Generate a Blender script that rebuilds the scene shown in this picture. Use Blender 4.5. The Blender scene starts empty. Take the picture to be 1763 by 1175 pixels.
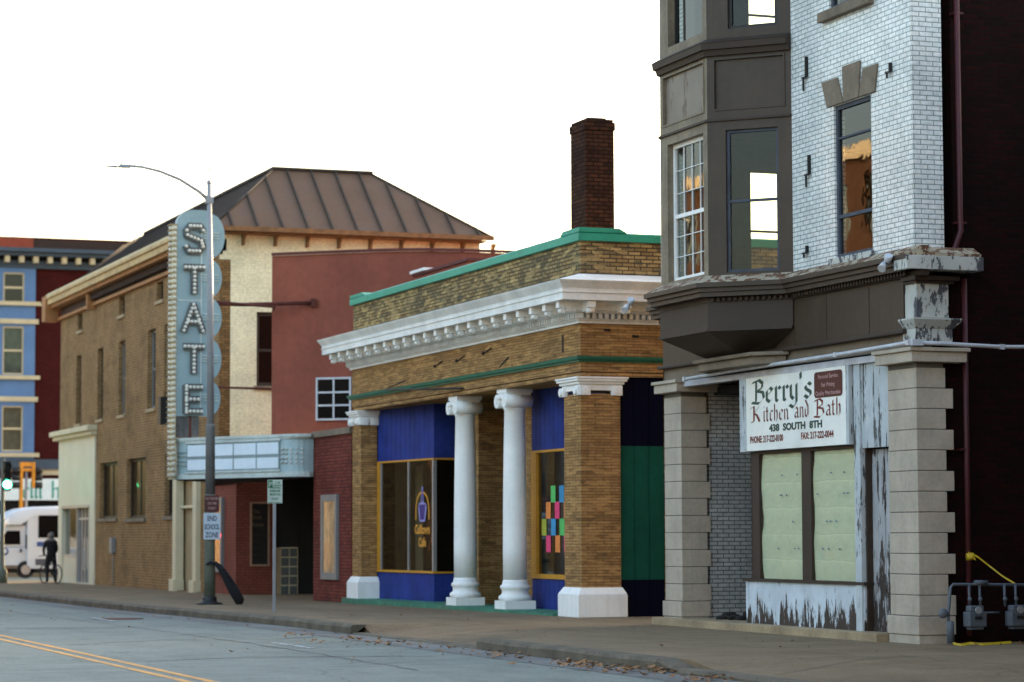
import bpy, bmesh, math, random
from mathutils import Vector, Matrix
random.seed(7)
R = math.radians
scene = bpy.context.scene
col = scene.collection
# ------------------------------------------------------------------ camera
YAW, PITCH, ROLL, EYE = 0.354738, 0.0737487, 0.00313387, 1.5
def cam_matrix():
    z = Vector((math.cos(PITCH)*math.sin(YAW), math.cos(PITCH)*math.cos(YAW), math.sin(PITCH)))
    x = Vector((math.cos(YAW), -math.sin(YAW), 0))
    up = x.cross(z)
    if up.z < 0: up = -up
    c, s = math.cos(ROLL), math.sin(ROLL)
    x2 = c*x - s*up; up2 = s*x + c*up
    m = Matrix((( x2.x, up2.x, -z.x, 0), (x2.y, up2.y, -z.y, 0), (x2.z, up2.z, -z.z, EYE), (0, 0, 0, 1)))
    return m
cd = bpy.data.cameras.new('camera'); cam = bpy.data.objects.new('camera', cd); col.objects.link(cam)
cd.sensor_width = 36; cd.lens = 4479.5/1763*36; cd.clip_start = .1; cd.clip_end = 3000
cam.matrix_world = cam_matrix(); scene.camera = cam
cd.dof.use_dof = True; cd.dof.focus_distance = 36.5; cd.dof.aperture_fstop = 1.7
# ------------------------------------------------------------------ world, sun
SUN_EL, SUN_AZ = R(10), R(66)          # azimuth from +Y towards +X
w = bpy.data.worlds.new('World'); scene.world = w; w.use_nodes = True
nt = w.node_tree; bg = nt.nodes['Background']
sky = nt.nodes.new('ShaderNodeTexSky'); sky.sky_type = 'NISHITA'; sky.sun_disc = False
sky.sun_elevation = SUN_EL; sky.sun_rotation = SUN_AZ
sky.altitude = 0; sky.air_density = 1.0; sky.dust_density = 5.0; sky.ozone_density = 0.6
nt.links.new(sky.outputs[0], bg.inputs[0]); bg.inputs[1].default_value = .15
sl = bpy.data.lights.new('sun', 'SUN'); sl.energy = 2.0; sl.angle = R(.5); sl.color = (1, .78, .52)
so = bpy.data.objects.new('sun', sl); col.objects.link(so)
sd = Vector((math.sin(SUN_AZ)*math.cos(SUN_EL), math.cos(SUN_AZ)*math.cos(SUN_EL), math.sin(SUN_EL)))
so.rotation_euler = (sd).to_track_quat('Z', 'Y').to_euler(); so.location = (0, 0, 60)
vs = scene.view_settings; vs.view_transform = 'Standard'; vs.look = 'None'; vs.exposure = 2.72; vs.gamma = 1
# ------------------------------------------------------------------ materials
def nodes(name):
    m = bpy.data.materials.new(name); m.use_nodes = True
    t = m.node_tree; return m, t, t.nodes['Principled BSDF']
def N(t, typ, **k):
    n = t.nodes.new(typ)
    for a, v in k.items():
        if a.startswith('i_'): n.inputs[int(a[2:])].default_value = v
        else: setattr(n, a, v)
    return n
def pos(t):
    return N(t, 'ShaderNodeNewGeometry').outputs['Position']
def noise(t, vec, scale, detail=4, rough=.55, sx=1, sy=1, sz=1):
    if (sx, sy, sz) != (1, 1, 1):
        mp = N(t, 'ShaderNodeMapping'); mp.inputs['Scale'].default_value = (sx, sy, sz)
        t.links.new(vec, mp.inputs['Vector']); vec = mp.outputs[0]
    n = N(t, 'ShaderNodeTexNoise'); n.inputs['Scale'].default_value = scale
    n.inputs['Detail'].default_value = detail; n.inputs['Roughness'].default_value = rough
    t.links.new(vec, n.inputs['Vector']); return n.outputs['Fac']
def ramp(t, fac, stops):
    r = N(t, 'ShaderNodeValToRGB'); e = r.color_ramp.elements
    while len(e) < len(stops): e.new(.5)
    for i, (p, c) in enumerate(stops):
        e[i].position = p; e[i].color = (c, c, c, 1) if isinstance(c, (int, float)) else (*c, 1)
    t.links.new(fac, r.inputs[0]); return r.outputs[0]
def mix(t, fac, a, b, mode='MIX'):
    m = N(t, 'ShaderNodeMix', data_type='RGBA', blend_type=mode)
    for sock, v in ((0, fac), (6, a), (7, b)):
        if hasattr(v, 'node'): t.links.new(v, m.inputs[sock])
        elif isinstance(v, (int, float)): m.inputs[sock].default_value = v
        else: m.inputs[sock].default_value = (*v, 1)
    return m.outputs[2]
def bump(t, b, h, strength=.4, dist=.01):
    n = N(t, 'ShaderNodeBump'); n.inputs['Strength'].default_value = strength; n.inputs['Distance'].default_value = dist
    t.links.new(h, n.inputs['Height']); t.links.new(n.outputs[0], b.inputs['Normal'])
def mat(name, c, rough=.6, var=.18, scale=1.5, metal=0, bmp=.15, streak=0, dirt=None, spec=.4):
    m, t, b = nodes(name); p = pos(t)
    n1 = noise(t, p, scale, 5); n2 = noise(t, p, scale*9, 3)
    cc = mix(t, 1, c, ramp(t, n1, [(.3, 1-var), (.7, 1+var)]), 'MULTIPLY')
    cc = mix(t, 1, cc, ramp(t, n2, [(.3, 1-var*.5), (.7, 1+var*.5)]), 'MULTIPLY')
    if streak:
        s = noise(t, p, 1, 4, .6, 9, 9, .7)
        cc = mix(t, ramp(t, s, [(.48, 0), (.72, streak)]), cc, dirt or tuple(x*.45 for x in c))
    elif dirt:
        s = noise(t, p, .8, 6, .65)
        cc = mix(t, ramp(t, s, [(.5, 0), (.75, .6)]), cc, dirt)
    t.links.new(cc, b.inputs['Base Color']); b.inputs['Roughness'].default_value = rough
    b.inputs['Metallic'].default_value = metal; b.inputs['Specular IOR Level'].default_value = spec
    if bmp: bump(t, b, n2, bmp, .01)
    return m
def brick(name, c1, c2, cm, bw=.22, bh=.075, mort=.011, rough=.85, soot=None, soot_amt=.5, spread=0, bmp=.5, gloss=False, off=(0, 0)):
    m, t, b = nodes(name); p = pos(t)
    sx = N(t, 'ShaderNodeSeparateXYZ'); t.links.new(p, sx.inputs[0])
    a = N(t, 'ShaderNodeMath', operation='ADD'); t.links.new(sx.outputs[0], a.inputs[0]); t.links.new(sx.outputs[1], a.inputs[1])
    cb = N(t, 'ShaderNodeCombineXYZ'); t.links.new(a.outputs[0], cb.inputs[0]); t.links.new(sx.outputs[2], cb.inputs[1])
    mp = N(t, 'ShaderNodeMapping'); mp.inputs['Location'].default_value = (off[0], off[1], 0); t.links.new(cb.outputs[0], mp.inputs[0])
    bt = N(t, 'ShaderNodeTexBrick', offset=.5, offset_frequency=2, squash=1)
    t.links.new(mp.outputs[0], bt.inputs['Vector'])
    for k, v in (('Scale', 1), ('Mortar Size', mort), ('Mortar Smooth', .25), ('Bias', 0), ('Brick Width', bw), ('Row Height', bh)): bt.inputs[k].default_value = v
    bt.inputs['Color1'].default_value = (*c1, 1); bt.inputs['Color2'].default_value = (*c2, 1); bt.inputs['Mortar'].default_value = (*cm, 1)
    n1 = noise(t, p, 1.1, 6, .65); n2 = noise(t, p, 14, 3); 
    cc = mix(t, 1, bt.outputs['Color'], ramp(t, n2, [(.3, .82), (.7, 1.15)]), 'MULTIPLY')
    cc = mix(t, 1, cc, ramp(t, n1, [(.3, .8), (.7, 1.15)]), 'MULTIPLY')
    if spread:   # odd bricks of another colour
        wn = N(t, 'ShaderNodeTexVoronoi', feature='F1'); wn.inputs['Scale'].default_value = 1
        m2 = N(t, 'ShaderNodeMapping'); m2.inputs['Scale'].default_value = (1/bw, 1/bh, 1); t.links.new(mp.outputs[0], m2.inputs[0])
        t.links.new(m2.outputs[0], wn.inputs['Vector'])
        sc = N(t, 'ShaderNodeSeparateColor'); t.links.new(wn.outputs['Color'], sc.inputs[0])
        cc = mix(t, ramp(t, sc.outputs[0], [(1-spread, 0), (1-spread+.05, .55)]), cc, soot or (.05, .04, .03))
        cc = mix(t, ramp(t, sc.outputs[1], [(.75, 0), (.85, .35)]), cc, tuple(min(1, x*1.5) for x in c1))
    if soot:
        s = noise(t, p, .9, 7, .7, 1, 1, 1.6)
        cc = mix(t, ramp(t, s, [(.48, 0), (.7, soot_amt)]), cc, soot)
    t.links.new(cc, b.inputs['Base Color']); b.inputs['Roughness'].default_value = rough
    b.inputs['Specular IOR Level'].default_value = .5 if gloss else .1
    inv = N(t, 'ShaderNodeMath', operation='SUBTRACT'); inv.inputs[0].default_value = 1; t.links.new(bt.outputs['Fac'], inv.inputs[1])
    bump(t, b, inv.outputs[0], bmp, .008)
    return m
def peel(name, paint, wood, amt=.5, rough=.75, sx=9, sz=1.1, scale=1.0, low=None):
    m, t, b = nodes(name); p = pos(t)
    s = noise(t, p, 1.0*scale, 7, .72, sx, sx, sz); s2 = noise(t, p, 5*scale, 5, .7, 1.5, 1.5, .6)
    a = N(t, 'ShaderNodeMath', operation='ADD'); t.links.new(s, a.inputs[0])
    h = N(t, 'ShaderNodeMath', operation='MULTIPLY'); t.links.new(s2, h.inputs[0]); h.inputs[1].default_value = .5; t.links.new(h.outputs[0], a.inputs[1])
    v = a.outputs[0]
    if low is not None:   # worn further near the foot, where splash water reaches
        sx_ = N(t, 'ShaderNodeSeparateXYZ'); t.links.new(p, sx_.inputs[0])
        mr = N(t, 'ShaderNodeMapRange'); t.links.new(sx_.outputs[2], mr.inputs[0])
        mr.inputs[1].default_value = low[0]; mr.inputs[2].default_value = low[1]; mr.inputs[3].default_value = low[2]; mr.inputs[4].default_value = 0
        a2 = N(t, 'ShaderNodeMath', operation='ADD'); t.links.new(v, a2.inputs[0]); t.links.new(mr.outputs[0], a2.inputs[1]); v = a2.outputs[0]
    th = .95-amt*.35
    f = ramp(t, v, [(th, 0), (th+.03, 1)]) if th+.03 <= 1 else ramp(t, v, [(.97, 0), (1, 1)])
    n3 = noise(t, p, 3, 5)
    pc = mix(t, 1, paint, ramp(t, n3, [(.3, .82), (.7, 1.08)]), 'MULTIPLY')
    cc = mix(t, f, pc, mix(t, n3, wood, tuple(x*.5 for x in wood)))
    t.links.new(cc, b.inputs['Base Color']); b.inputs['Roughness'].default_value = rough
    bump(t, b, f, -.4, .006); return m
def glass(name, tint=(.75, .8, .78), rough=.02, refl=1.0, ior=1.5):
    m, t, b = nodes(name); t.nodes.remove(b); out = t.nodes['Material Output']
    tr = N(t, 'ShaderNodeBsdfTransparent'); tr.inputs[0].default_value = (*tint, 1)
    gl = N(t, 'ShaderNodeBsdfGlossy'); gl.inputs['Roughness'].default_value = rough; gl.inputs[0].default_value = (1, 1, 1, 1)
    ge = N(t, 'ShaderNodeNewGeometry'); dt = N(t, 'ShaderNodeVectorMath', operation='DOT_PRODUCT'); t.links.new(ge.outputs['Normal'], dt.inputs[0]); t.links.new(ge.outputs['Incoming'], dt.inputs[1])
    ab = N(t, 'ShaderNodeMath', operation='ABSOLUTE'); t.links.new(dt.outputs['Value'], ab.inputs[0])
    om = N(t, 'ShaderNodeMath', operation='SUBTRACT'); om.inputs[0].default_value = 1; t.links.new(ab.outputs[0], om.inputs[1])
    pw = N(t, 'ShaderNodeMath', operation='POWER'); t.links.new(om.outputs[0], pw.inputs[0]); pw.inputs[1].default_value = 4
    fr = N(t, 'ShaderNodeMath', operation='MULTIPLY_ADD'); t.links.new(pw.outputs[0], fr.inputs[0]); fr.inputs[1].default_value = .92*refl; fr.inputs[2].default_value = .07*refl
    n1 = noise(t, pos(t), 1.3, 3); bp = N(t, 'ShaderNodeBump'); bp.inputs['Strength'].default_value = .12; bp.inputs['Distance'].default_value = .02
    t.links.new(n1, bp.inputs['Height']); t.links.new(bp.outputs[0], gl.inputs['Normal'])
    mx = N(t, 'ShaderNodeMixShader'); t.links.new(fr.outputs[0], mx.inputs[0]); t.links.new(tr.outputs[0], mx.inputs[1]); t.links.new(gl.outputs[0], mx.inputs[2])
    t.links.new(mx.outputs[0], out.inputs[0]); return m
def emit(name, c, s):
    m, t, b = nodes(name); b.inputs['Base Color'].default_value = (*c, 1)
    b.inputs['Emission Color'].default_value = (*c, 1); b.inputs['Emission Strength'].default_value = s; return m
M = {}
M['white_brick'] = brick('white glazed brick', (.70, .74, .74), (.78, .79, .78), (.27, .33, .31), .205, .0678, .0085, .22, gloss=True, bmp=.35, off=(.06, .02))
M['grey_brick'] = brick('grey glazed brick', (.42, .44, .43), (.48, .49, .48), (.12, .13, .13), .205, .0678, .009, .35, gloss=True, bmp=.35)
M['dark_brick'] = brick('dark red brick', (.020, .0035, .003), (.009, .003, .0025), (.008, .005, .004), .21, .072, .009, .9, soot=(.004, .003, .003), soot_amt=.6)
M['bank_brick'] = brick('buff brick', (.43, .25, .095), (.29, .155, .06), (.15, .09, .05), .30, .052, .007, .85, soot=(.10, .07, .035), soot_amt=.3, spread=.07)
M['parapet_brick'] = brick('weathered buff brick', (.42, .30, .13), (.22, .14, .06), (.06, .045, .03), .24, .07, .012, .9, soot=(.07, .065, .045), soot_amt=.7, spread=.3)
M['brown_brick'] = brick('olive brown brick', (.28, .165, .066), (.20, .115, .048), (.38, .27, .15), .21, .085, .011, .85, soot=(.07, .045, .024), soot_amt=.5)
M['cream_paint_brick'] = brick('cream painted brick', (.80, .735, .50), (.78, .72, .49), (.71, .65, .43), .21, .075, .008, .75, bmp=.2)
M['corner_brick'] = brick('bare brown brick', (.26, .15, .06), (.15, .085, .035), (.09, .06, .03), .21, .075, .01, .85)
M['red_brick'] = brick('red brick', (.235, .055, .038), (.16, .035, .028), (.055, .03, .025), .21, .078, .011, .85, soot=(.05, .02, .015), soot_amt=.35)
M['rose_brick'] = brick('painted red brick', (.24, .075, .05), (.21, .065, .045), (.14, .045, .03), .21, .078, .009, .8)
M['chimney_brick'] = brick('sooty brick', (.075, .028, .016), (.03, .012, .008), (.012, .008, .006), .21, .0755, .012, .9, soot=(.012, .008, .006), soot_amt=.6)
M['maroon_brick'] = brick('maroon brick', (.072, .010, .008), (.055, .008, .007), (.05, .010, .008), .22, .08, .01, .85)
M['opp_brick'] = brick('orange brick', (.11, .048, .024), (.08, .035, .018), (.10, .065, .04), .22, .08, .01, .85)
M['red_stucco'] = mat('brick red stucco', (.235, .064, .038), .8, .18, .7, streak=.3, dirt=(.17, .046, .030))
M['red_dark'] = mat('dark red trim', (.10, .022, .02), .7)
M['lobby_red'] = mat('dull red plaster', (.13, .035, .028), .75)
M['stone'] = mat('limestone', (.42, .365, .29), .8, .14, 2, dirt=(.25, .22, .17), streak=.25)
M['stone_joint'] = mat('joint mortar', (.12, .11, .09), .9)
M['brown_paint'] = mat('brown paint', (.044, .028, .016), .5, .2, 1.2, streak=.45, dirt=(.022, .014, .009), spec=.4)
M['brown_dark'] = mat('dark brown paint', (.035, .022, .014), .6, .14)
M['brown_skylit'] = mat('bay paint with painted sky light', (.19, .155, .105), .6, .3, 2, streak=.5, dirt=(.10, .075, .045))  # streaked bay paint, lightened to put low sky light into the colour
M['tan_trim'] = mat('weathered tan paint', (.17, .135, .095), .7, .25, 3)
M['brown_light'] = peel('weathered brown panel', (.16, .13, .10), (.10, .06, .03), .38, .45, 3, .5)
M['ledge'] = peel('flaking ledge paint', (.42, .36, .26), (.16, .07, .03), .62, .8, 6, 6)
M['white_peel'] = peel('flaking white paint', (.56, .63, .68), (.06, .04, .028), .22, .75, 9, 1.1, low=(.1, .6, .24))
M['door_peel'] = peel('flaking lilac white paint', (.40, .41, .42), (.045, .03, .024), .48, .7, 10, .9, low=(.1, 1.5, .10))
M['post_peel'] = peel('flaking pale paint', (.48, .53, .55), (.09, .09, .09), .42, .7, 9, .8)
M['white_flake'] = peel('chipped white paint', (.50, .51, .47), (.10, .10, .11), .5, .75, 5, 2)
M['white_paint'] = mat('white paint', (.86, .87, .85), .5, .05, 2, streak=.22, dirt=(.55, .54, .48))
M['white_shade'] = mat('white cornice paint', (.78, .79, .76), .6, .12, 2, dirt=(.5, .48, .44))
M['green_cop'] = mat('green coping paint', (.02, .29, .19), .5, .14, 2, dirt=(.03, .34, .24))
M['green_band'] = mat('green paint', (.02, .14, .085), .5, .14)
M['green_floor'] = mat('green painted concrete', (.04, .19, .12), .7, .3, 3, dirt=(.10, .14, .10))
M['blue'] = mat('blue board', (.022, .042, .22), .6, .25, 2, spec=.12, streak=.5, dirt=(.022, .034, .12))
M['navy'] = mat('navy board', (.0015, .0025, .013), .6, .1, spec=.06)
M['green_board'] = mat('dark green board', (.004, .075, .05), .65, .2, 2, spec=.12, streak=.4, dirt=(.004, .05, .035))
M['yellow'] = mat('ochre yellow paint', (.56, .26, .02), .5, .12)
M['black'] = mat('black', (.012, .012, .012), .5)
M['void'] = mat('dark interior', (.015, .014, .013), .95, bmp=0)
M['room'] = mat('room plaster', (.075, .062, .042), .9, .3, 1)
M['metal'] = mat('grey metal', (.22, .24, .25), .45, .1, metal=.3)
M['frame_slate'] = mat('slate painted frame', (.05, .062, .085), .6, .3, 4)
M['alu'] = mat('aluminium', (.42, .42, .42), .4, .08, metal=.5)
M['pole_up'] = mat('galvanised pole', (.28, .29, .31), .5, .12)
M['pole_low'] = mat('grey green pole paint', (.13, .15, .12), .6, .2, 3)
M['pole_mid'] = mat('grey pole paint', (.13, .13, .13), .6, .15, 2)
M['pipe_red'] = mat('maroon pipe paint', (.065, .012, .016), .55)
M['conduit'] = mat('white conduit', (.50, .52, .56), .45, .14, 4)
M['meter'] = mat('gas meter grey', (.085, .10, .12), .5, .14)
M['gold_trim'] = mat('weathered gold cornice', (.52, .38, .18), .7, .25, 3, streak=.3, dirt=(.28, .15, .06))
M['orange_trim'] = mat('orange brown cornice', (.36, .17, .06), .7, .25, 3)
M['dk_cornice'] = mat('dark cornice', (.045, .022, .014), .8)
M['roof'] = mat('brown metal roof', (.118, .064, .036), .7, .14, .8, dirt=(.085, .058, .048))
M['roof_dk'] = mat('dark roof', (.035, .027, .02), .7)
M['rust'] = mat('rusty iron', (.10, .025, .016), .8, .3, 6)
M['rust_br'] = mat('rusty bracket', (.20, .10, .04), .8, .3, 6)
M['sign_blue'] = mat('pale blue enamel', (.27, .375, .40), .45, .10, 1.5, dirt=(.22, .31, .33))
M['sign_letter'] = mat('letter channel', (.10, .105, .10), .5)
M['bulb'] = mat('milky bulb glass', (.72, .70, .62), .3, .05, spec=.6)
M['edge_cream'] = mat('cream bulb channel', (.78, .73, .54), .5, .25, 2, streak=.3)
M['marq_body'] = mat('marquee enamel', (.36, .49, .52), .4, .1, 2, streak=.2)
M['marq_panel'] = mat('marquee panel', (.70, .82, .90), .4, .05)
M['marq_grey'] = mat('marquee grey', (.24, .32, .33), .5)
M['marq_line'] = mat('marquee trim', (.50, .58, .56), .4)
M['grey_wood'] = mat('bare grey boards', (.12, .115, .11), .85, .3, 2, streak=.6)
M['cream'] = mat('cream paint', (.62, .56, .38), .6, .08, 1)
M['cream_dk'] = mat('tan cream paint', (.36, .28, .16), .7, .12)
M['shop_white'] = mat('cream shopfront panel', (.66, .63, .48), .55, .06, 1)
M['blue_paint'] = mat('sky blue paint', (.10, .185, .34), .55, .12, 1)
M['slate_blue'] = mat('slate blue cornice', (.055, .075, .10), .6, .12)
M['orange_par'] = mat('orange red parapet', (.30, .055, .025), .8, .14, 2)
M['cream_trim'] = mat('cream trim', (.60, .47, .28), .6, .1)
M['curtain'] = mat('pale curtain', (.17, .22, .19), .8, .25, 4)
M['paper'] = None
M['sign_white'] = mat('sign face white', (.84, .87, .82), .35, .05, 3, dirt=(.60, .64, .60))
M['ink_green'] = mat('dark green ink', (.015, .06, .045), .5, .1)
M['ink_red'] = mat('dark red ink', (.16, .02, .015), .5, .1)
M['maroon'] = mat('maroon panel', (.055, .006, .009), .4, .1)
M['pink_txt'] = mat('faded pink letters', (.42, .25, .24), .5)
M['teal_txt'] = mat('teal letters', (.02, .30, .20), .5)
M['road_sign_w'] = mat('white sign sheet', (.55, .65, .75), .4, .04)
M['road_sign_b'] = mat('dark sign letters', (.03, .05, .09), .5)
M['brown_sign'] = mat('brown sign sheet', (.085, .03, .03), .5)
M['sig_green'] = mat('green sign print', (.02, .16, .07), .5)
M['park_sign'] = mat('parking sign sheet', (.50, .60, .54), .45)
M['sig_yellow'] = mat('signal yellow', (.75, .28, .02), .45, .08)
M['bus_white'] = mat('white coach paint', (.70, .76, .80), .3, .04, 1)
M['bus_blue'] = mat('blue decal', (.04, .10, .28), .4)
M['tyre'] = mat('tyre rubber', (.02, .02, .02), .8)
M['tape'] = mat('yellow caution tape', (.55, .40, .02), .45, .1)
M['glass'] = glass('window glass', (.55, .58, .55), refl=.7)
M['glass_clear'] = glass('clear glass', (.95, .97, .95), refl=.35)
M['glass_dark'] = glass('dark glass', (.30, .32, .31), .03)
M['glass_old'] = glass('dusty glass', (.58, .62, .54), .06, refl=.35)
M['black_glass'] = mat('black window glass', (.006, .006, .007), .15, .0, bmp=0, spec=.04)
M['glass_block'] = mat('glass block', (.10, .12, .11), .2, .1, spec=.7)
M['neon_green'] = mat('green paper', (.10, .48, .12), .7); M['neon_blue'] = mat('blue paper', (.05, .28, .52), .7)
M['neon_orange'] = mat('orange paper', (.85, .26, .06), .7); M['neon_pink'] = mat('pink paper', (.80, .06, .18), .7)
M['neon_yellow'] = mat('lime yellow paper', (.50, .52, .06), .7)
M['purple'] = mat('purple decal', (.05, .03, .20), .5); M['lilac'] = mat('lilac decal', (.30, .28, .60), .5)
M['orange_decal'] = mat('orange decal', (.60, .26, .03), .5)
M['cloth'] = mat('black cloth', (.010, .010, .012), .9); M['hood'] = mat('grey knit', (.14, .13, .12), .9)
M['skin'] = mat('skin', (.30, .15, .10), .6); M['denim'] = mat('black trousers', (.010, .011, .014), .9)
M['shoe'] = mat('pale shoes', (.40, .32, .28), .7)
M['poster'] = mat('sun bleached poster', (.42, .28, .17), .3, .4, 2, streak=.4, dirt=(.16, .17, .17))
M['poster_hot'] = mat('orange film poster', (.45, .15, .05), .25, .6, 3, dirt=(.30, .22, .26))
M['chalk'] = mat('chalk letters', (.16, .11, .06), .8)
M['board_frame'] = mat('brown board frame', (.34, .20, .13), .6)
M['lamp_green'] = emit('green signal lens', (.05, 1, .35), 14)
M['lamp_red'] = emit('red neon', (1, .04, .03), 6)
def paper_mat():
    m, t, b = nodes('taped brown paper'); p = pos(t)
    n1 = noise(t, p, 1.6, 6, .7); n2 = noise(t, p, 5, 4, .6, 1, 1, 2.5)
    s = N(t, 'ShaderNodeSeparateXYZ'); t.links.new(p, s.inputs[0])
    wv = N(t, 'ShaderNodeMath', operation='MULTIPLY_ADD'); t.links.new(n1, wv.inputs[0]); wv.inputs[1].default_value = .12; t.links.new(s.outputs[2], wv.inputs[2])
    fr = N(t, 'ShaderNodeMath', operation='MULTIPLY'); t.links.new(wv.outputs[0], fr.inputs[0]); fr.inputs[1].default_value = 2.6
    f2 = N(t, 'ShaderNodeMath', operation='FRACT'); t.links.new(fr.outputs[0], f2.inputs[0])
    seam = ramp(t, f2.outputs[0], [(0, .7), (.03, 1), (.5, .96), (.93, 1.06), (1, 1.18)])
    c = mix(t, n1, (.52, .58, .42), (.61, .60, .38)); c = mix(t, 1, c, seam, 'MULTIPLY')
    c = mix(t, 1, c, ramp(t, n2, [(.3, .93), (.7, 1.04)]), 'MULTIPLY')
    t.links.new(c, b.inputs['Base Color']); b.inputs['Roughness'].default_value = .7
    bump(t, b, n1, .8, .05); return m
M['paper'] = paper_mat()
def road_mat(name, c, c2, crack=True, sc=1):
    m, t, b = nodes(name); p = pos(t)
    n1 = noise(t, p, .18*sc, 6, .6, 1, .35, 1); n2 = noise(t, p, 22, 3); n3 = noise(t, p, 1.4, 6, .7)
    cc = mix(t, ramp(t, n1, [(.35, 0), (.65, 1)]), c, c2)
    cc = mix(t, 1, cc, ramp(t, n2, [(.3, .82), (.7, 1.16)]), 'MULTIPLY')
    cc = mix(t, 1, cc, ramp(t, n3, [(.3, .84), (.7, 1.12)]), 'MULTIPLY')
    if crack:
        v = N(t, 'ShaderNodeTexVoronoi', feature='DISTANCE_TO_EDGE'); v.inputs['Scale'].default_value = .22
        n4 = noise(t, p, .8, 4); mv = N(t, 'ShaderNodeVectorMath', operation='ADD'); t.links.new(p, mv.inputs[0])
        cx = N(t, 'ShaderNodeCombineXYZ'); t.links.new(n4, cx.inputs[0]); t.links.new(n1, cx.inputs[1]); t.links.new(cx.outputs[0], mv.inputs[1])
        t.links.new(mv.outputs[0], v.inputs['Vector'])
        cc = mix(t, ramp(t, v.outputs[0], [(0, .55), (.006, 0)]), cc, tuple(x*.4 for x in c))
    n5 = noise(t, p, .55, 6, .75, 1.6, .5, 1); cc = mix(t, ramp(t, n5, [(.52, 0), (.72, .5)]), cc, tuple(x*.5 for x in c))     # oil and tyre stains
    n6 = noise(t, p, .9, 3, .5, .25, 2.2, 1); cc = mix(t, ramp(t, n6, [(.60, 0), (.64, .28)]), cc, tuple(min(1, x*1.3) for x in c2))  # patches
    t.links.new(cc, b.inputs['Base Color']); b.inputs['Roughness'].default_value = .8; b.inputs['Specular IOR Level'].default_value = .3
    bump(t, b, n2, .5, .01); return m
M['asphalt'] = road_mat('asphalt', (.165, .188, .165), (.22, .238, .208))
M['gutter'] = road_mat('gutter concrete', (.13, .125, .115), (.185, .19, .185), False, 4)
M['walk'] = road_mat('sidewalk concrete', (.175, .120, .067), (.225, .160, .092), True, 4)
M['kerb'] = mat('kerb concrete', (.12, .10, .07), .9, .35, 2, dirt=(.055, .045, .035))
M['step'] = mat('stone step', (.33, .25, .15), .85, .25, 2, dirt=(.2, .15, .09))
M['joint'] = mat('pavement joint', (.05, .042, .035), .95)
M['line_y'] = peel('worn yellow line', (.70, .32, .05), (.24, .23, .20), .40, .7, 4, 4, 1.5)
M['line_w'] = peel('worn white line', (.42, .46, .46), (.2, .21, .21), .6, .7, 4, 4, 1.5)
M['leaf'] = mat('dry leaf', (.30, .16, .07), .8, .5, 6)
M['earth'] = mat('ground', (.13, .12, .10), .95, .3, .2)
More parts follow.
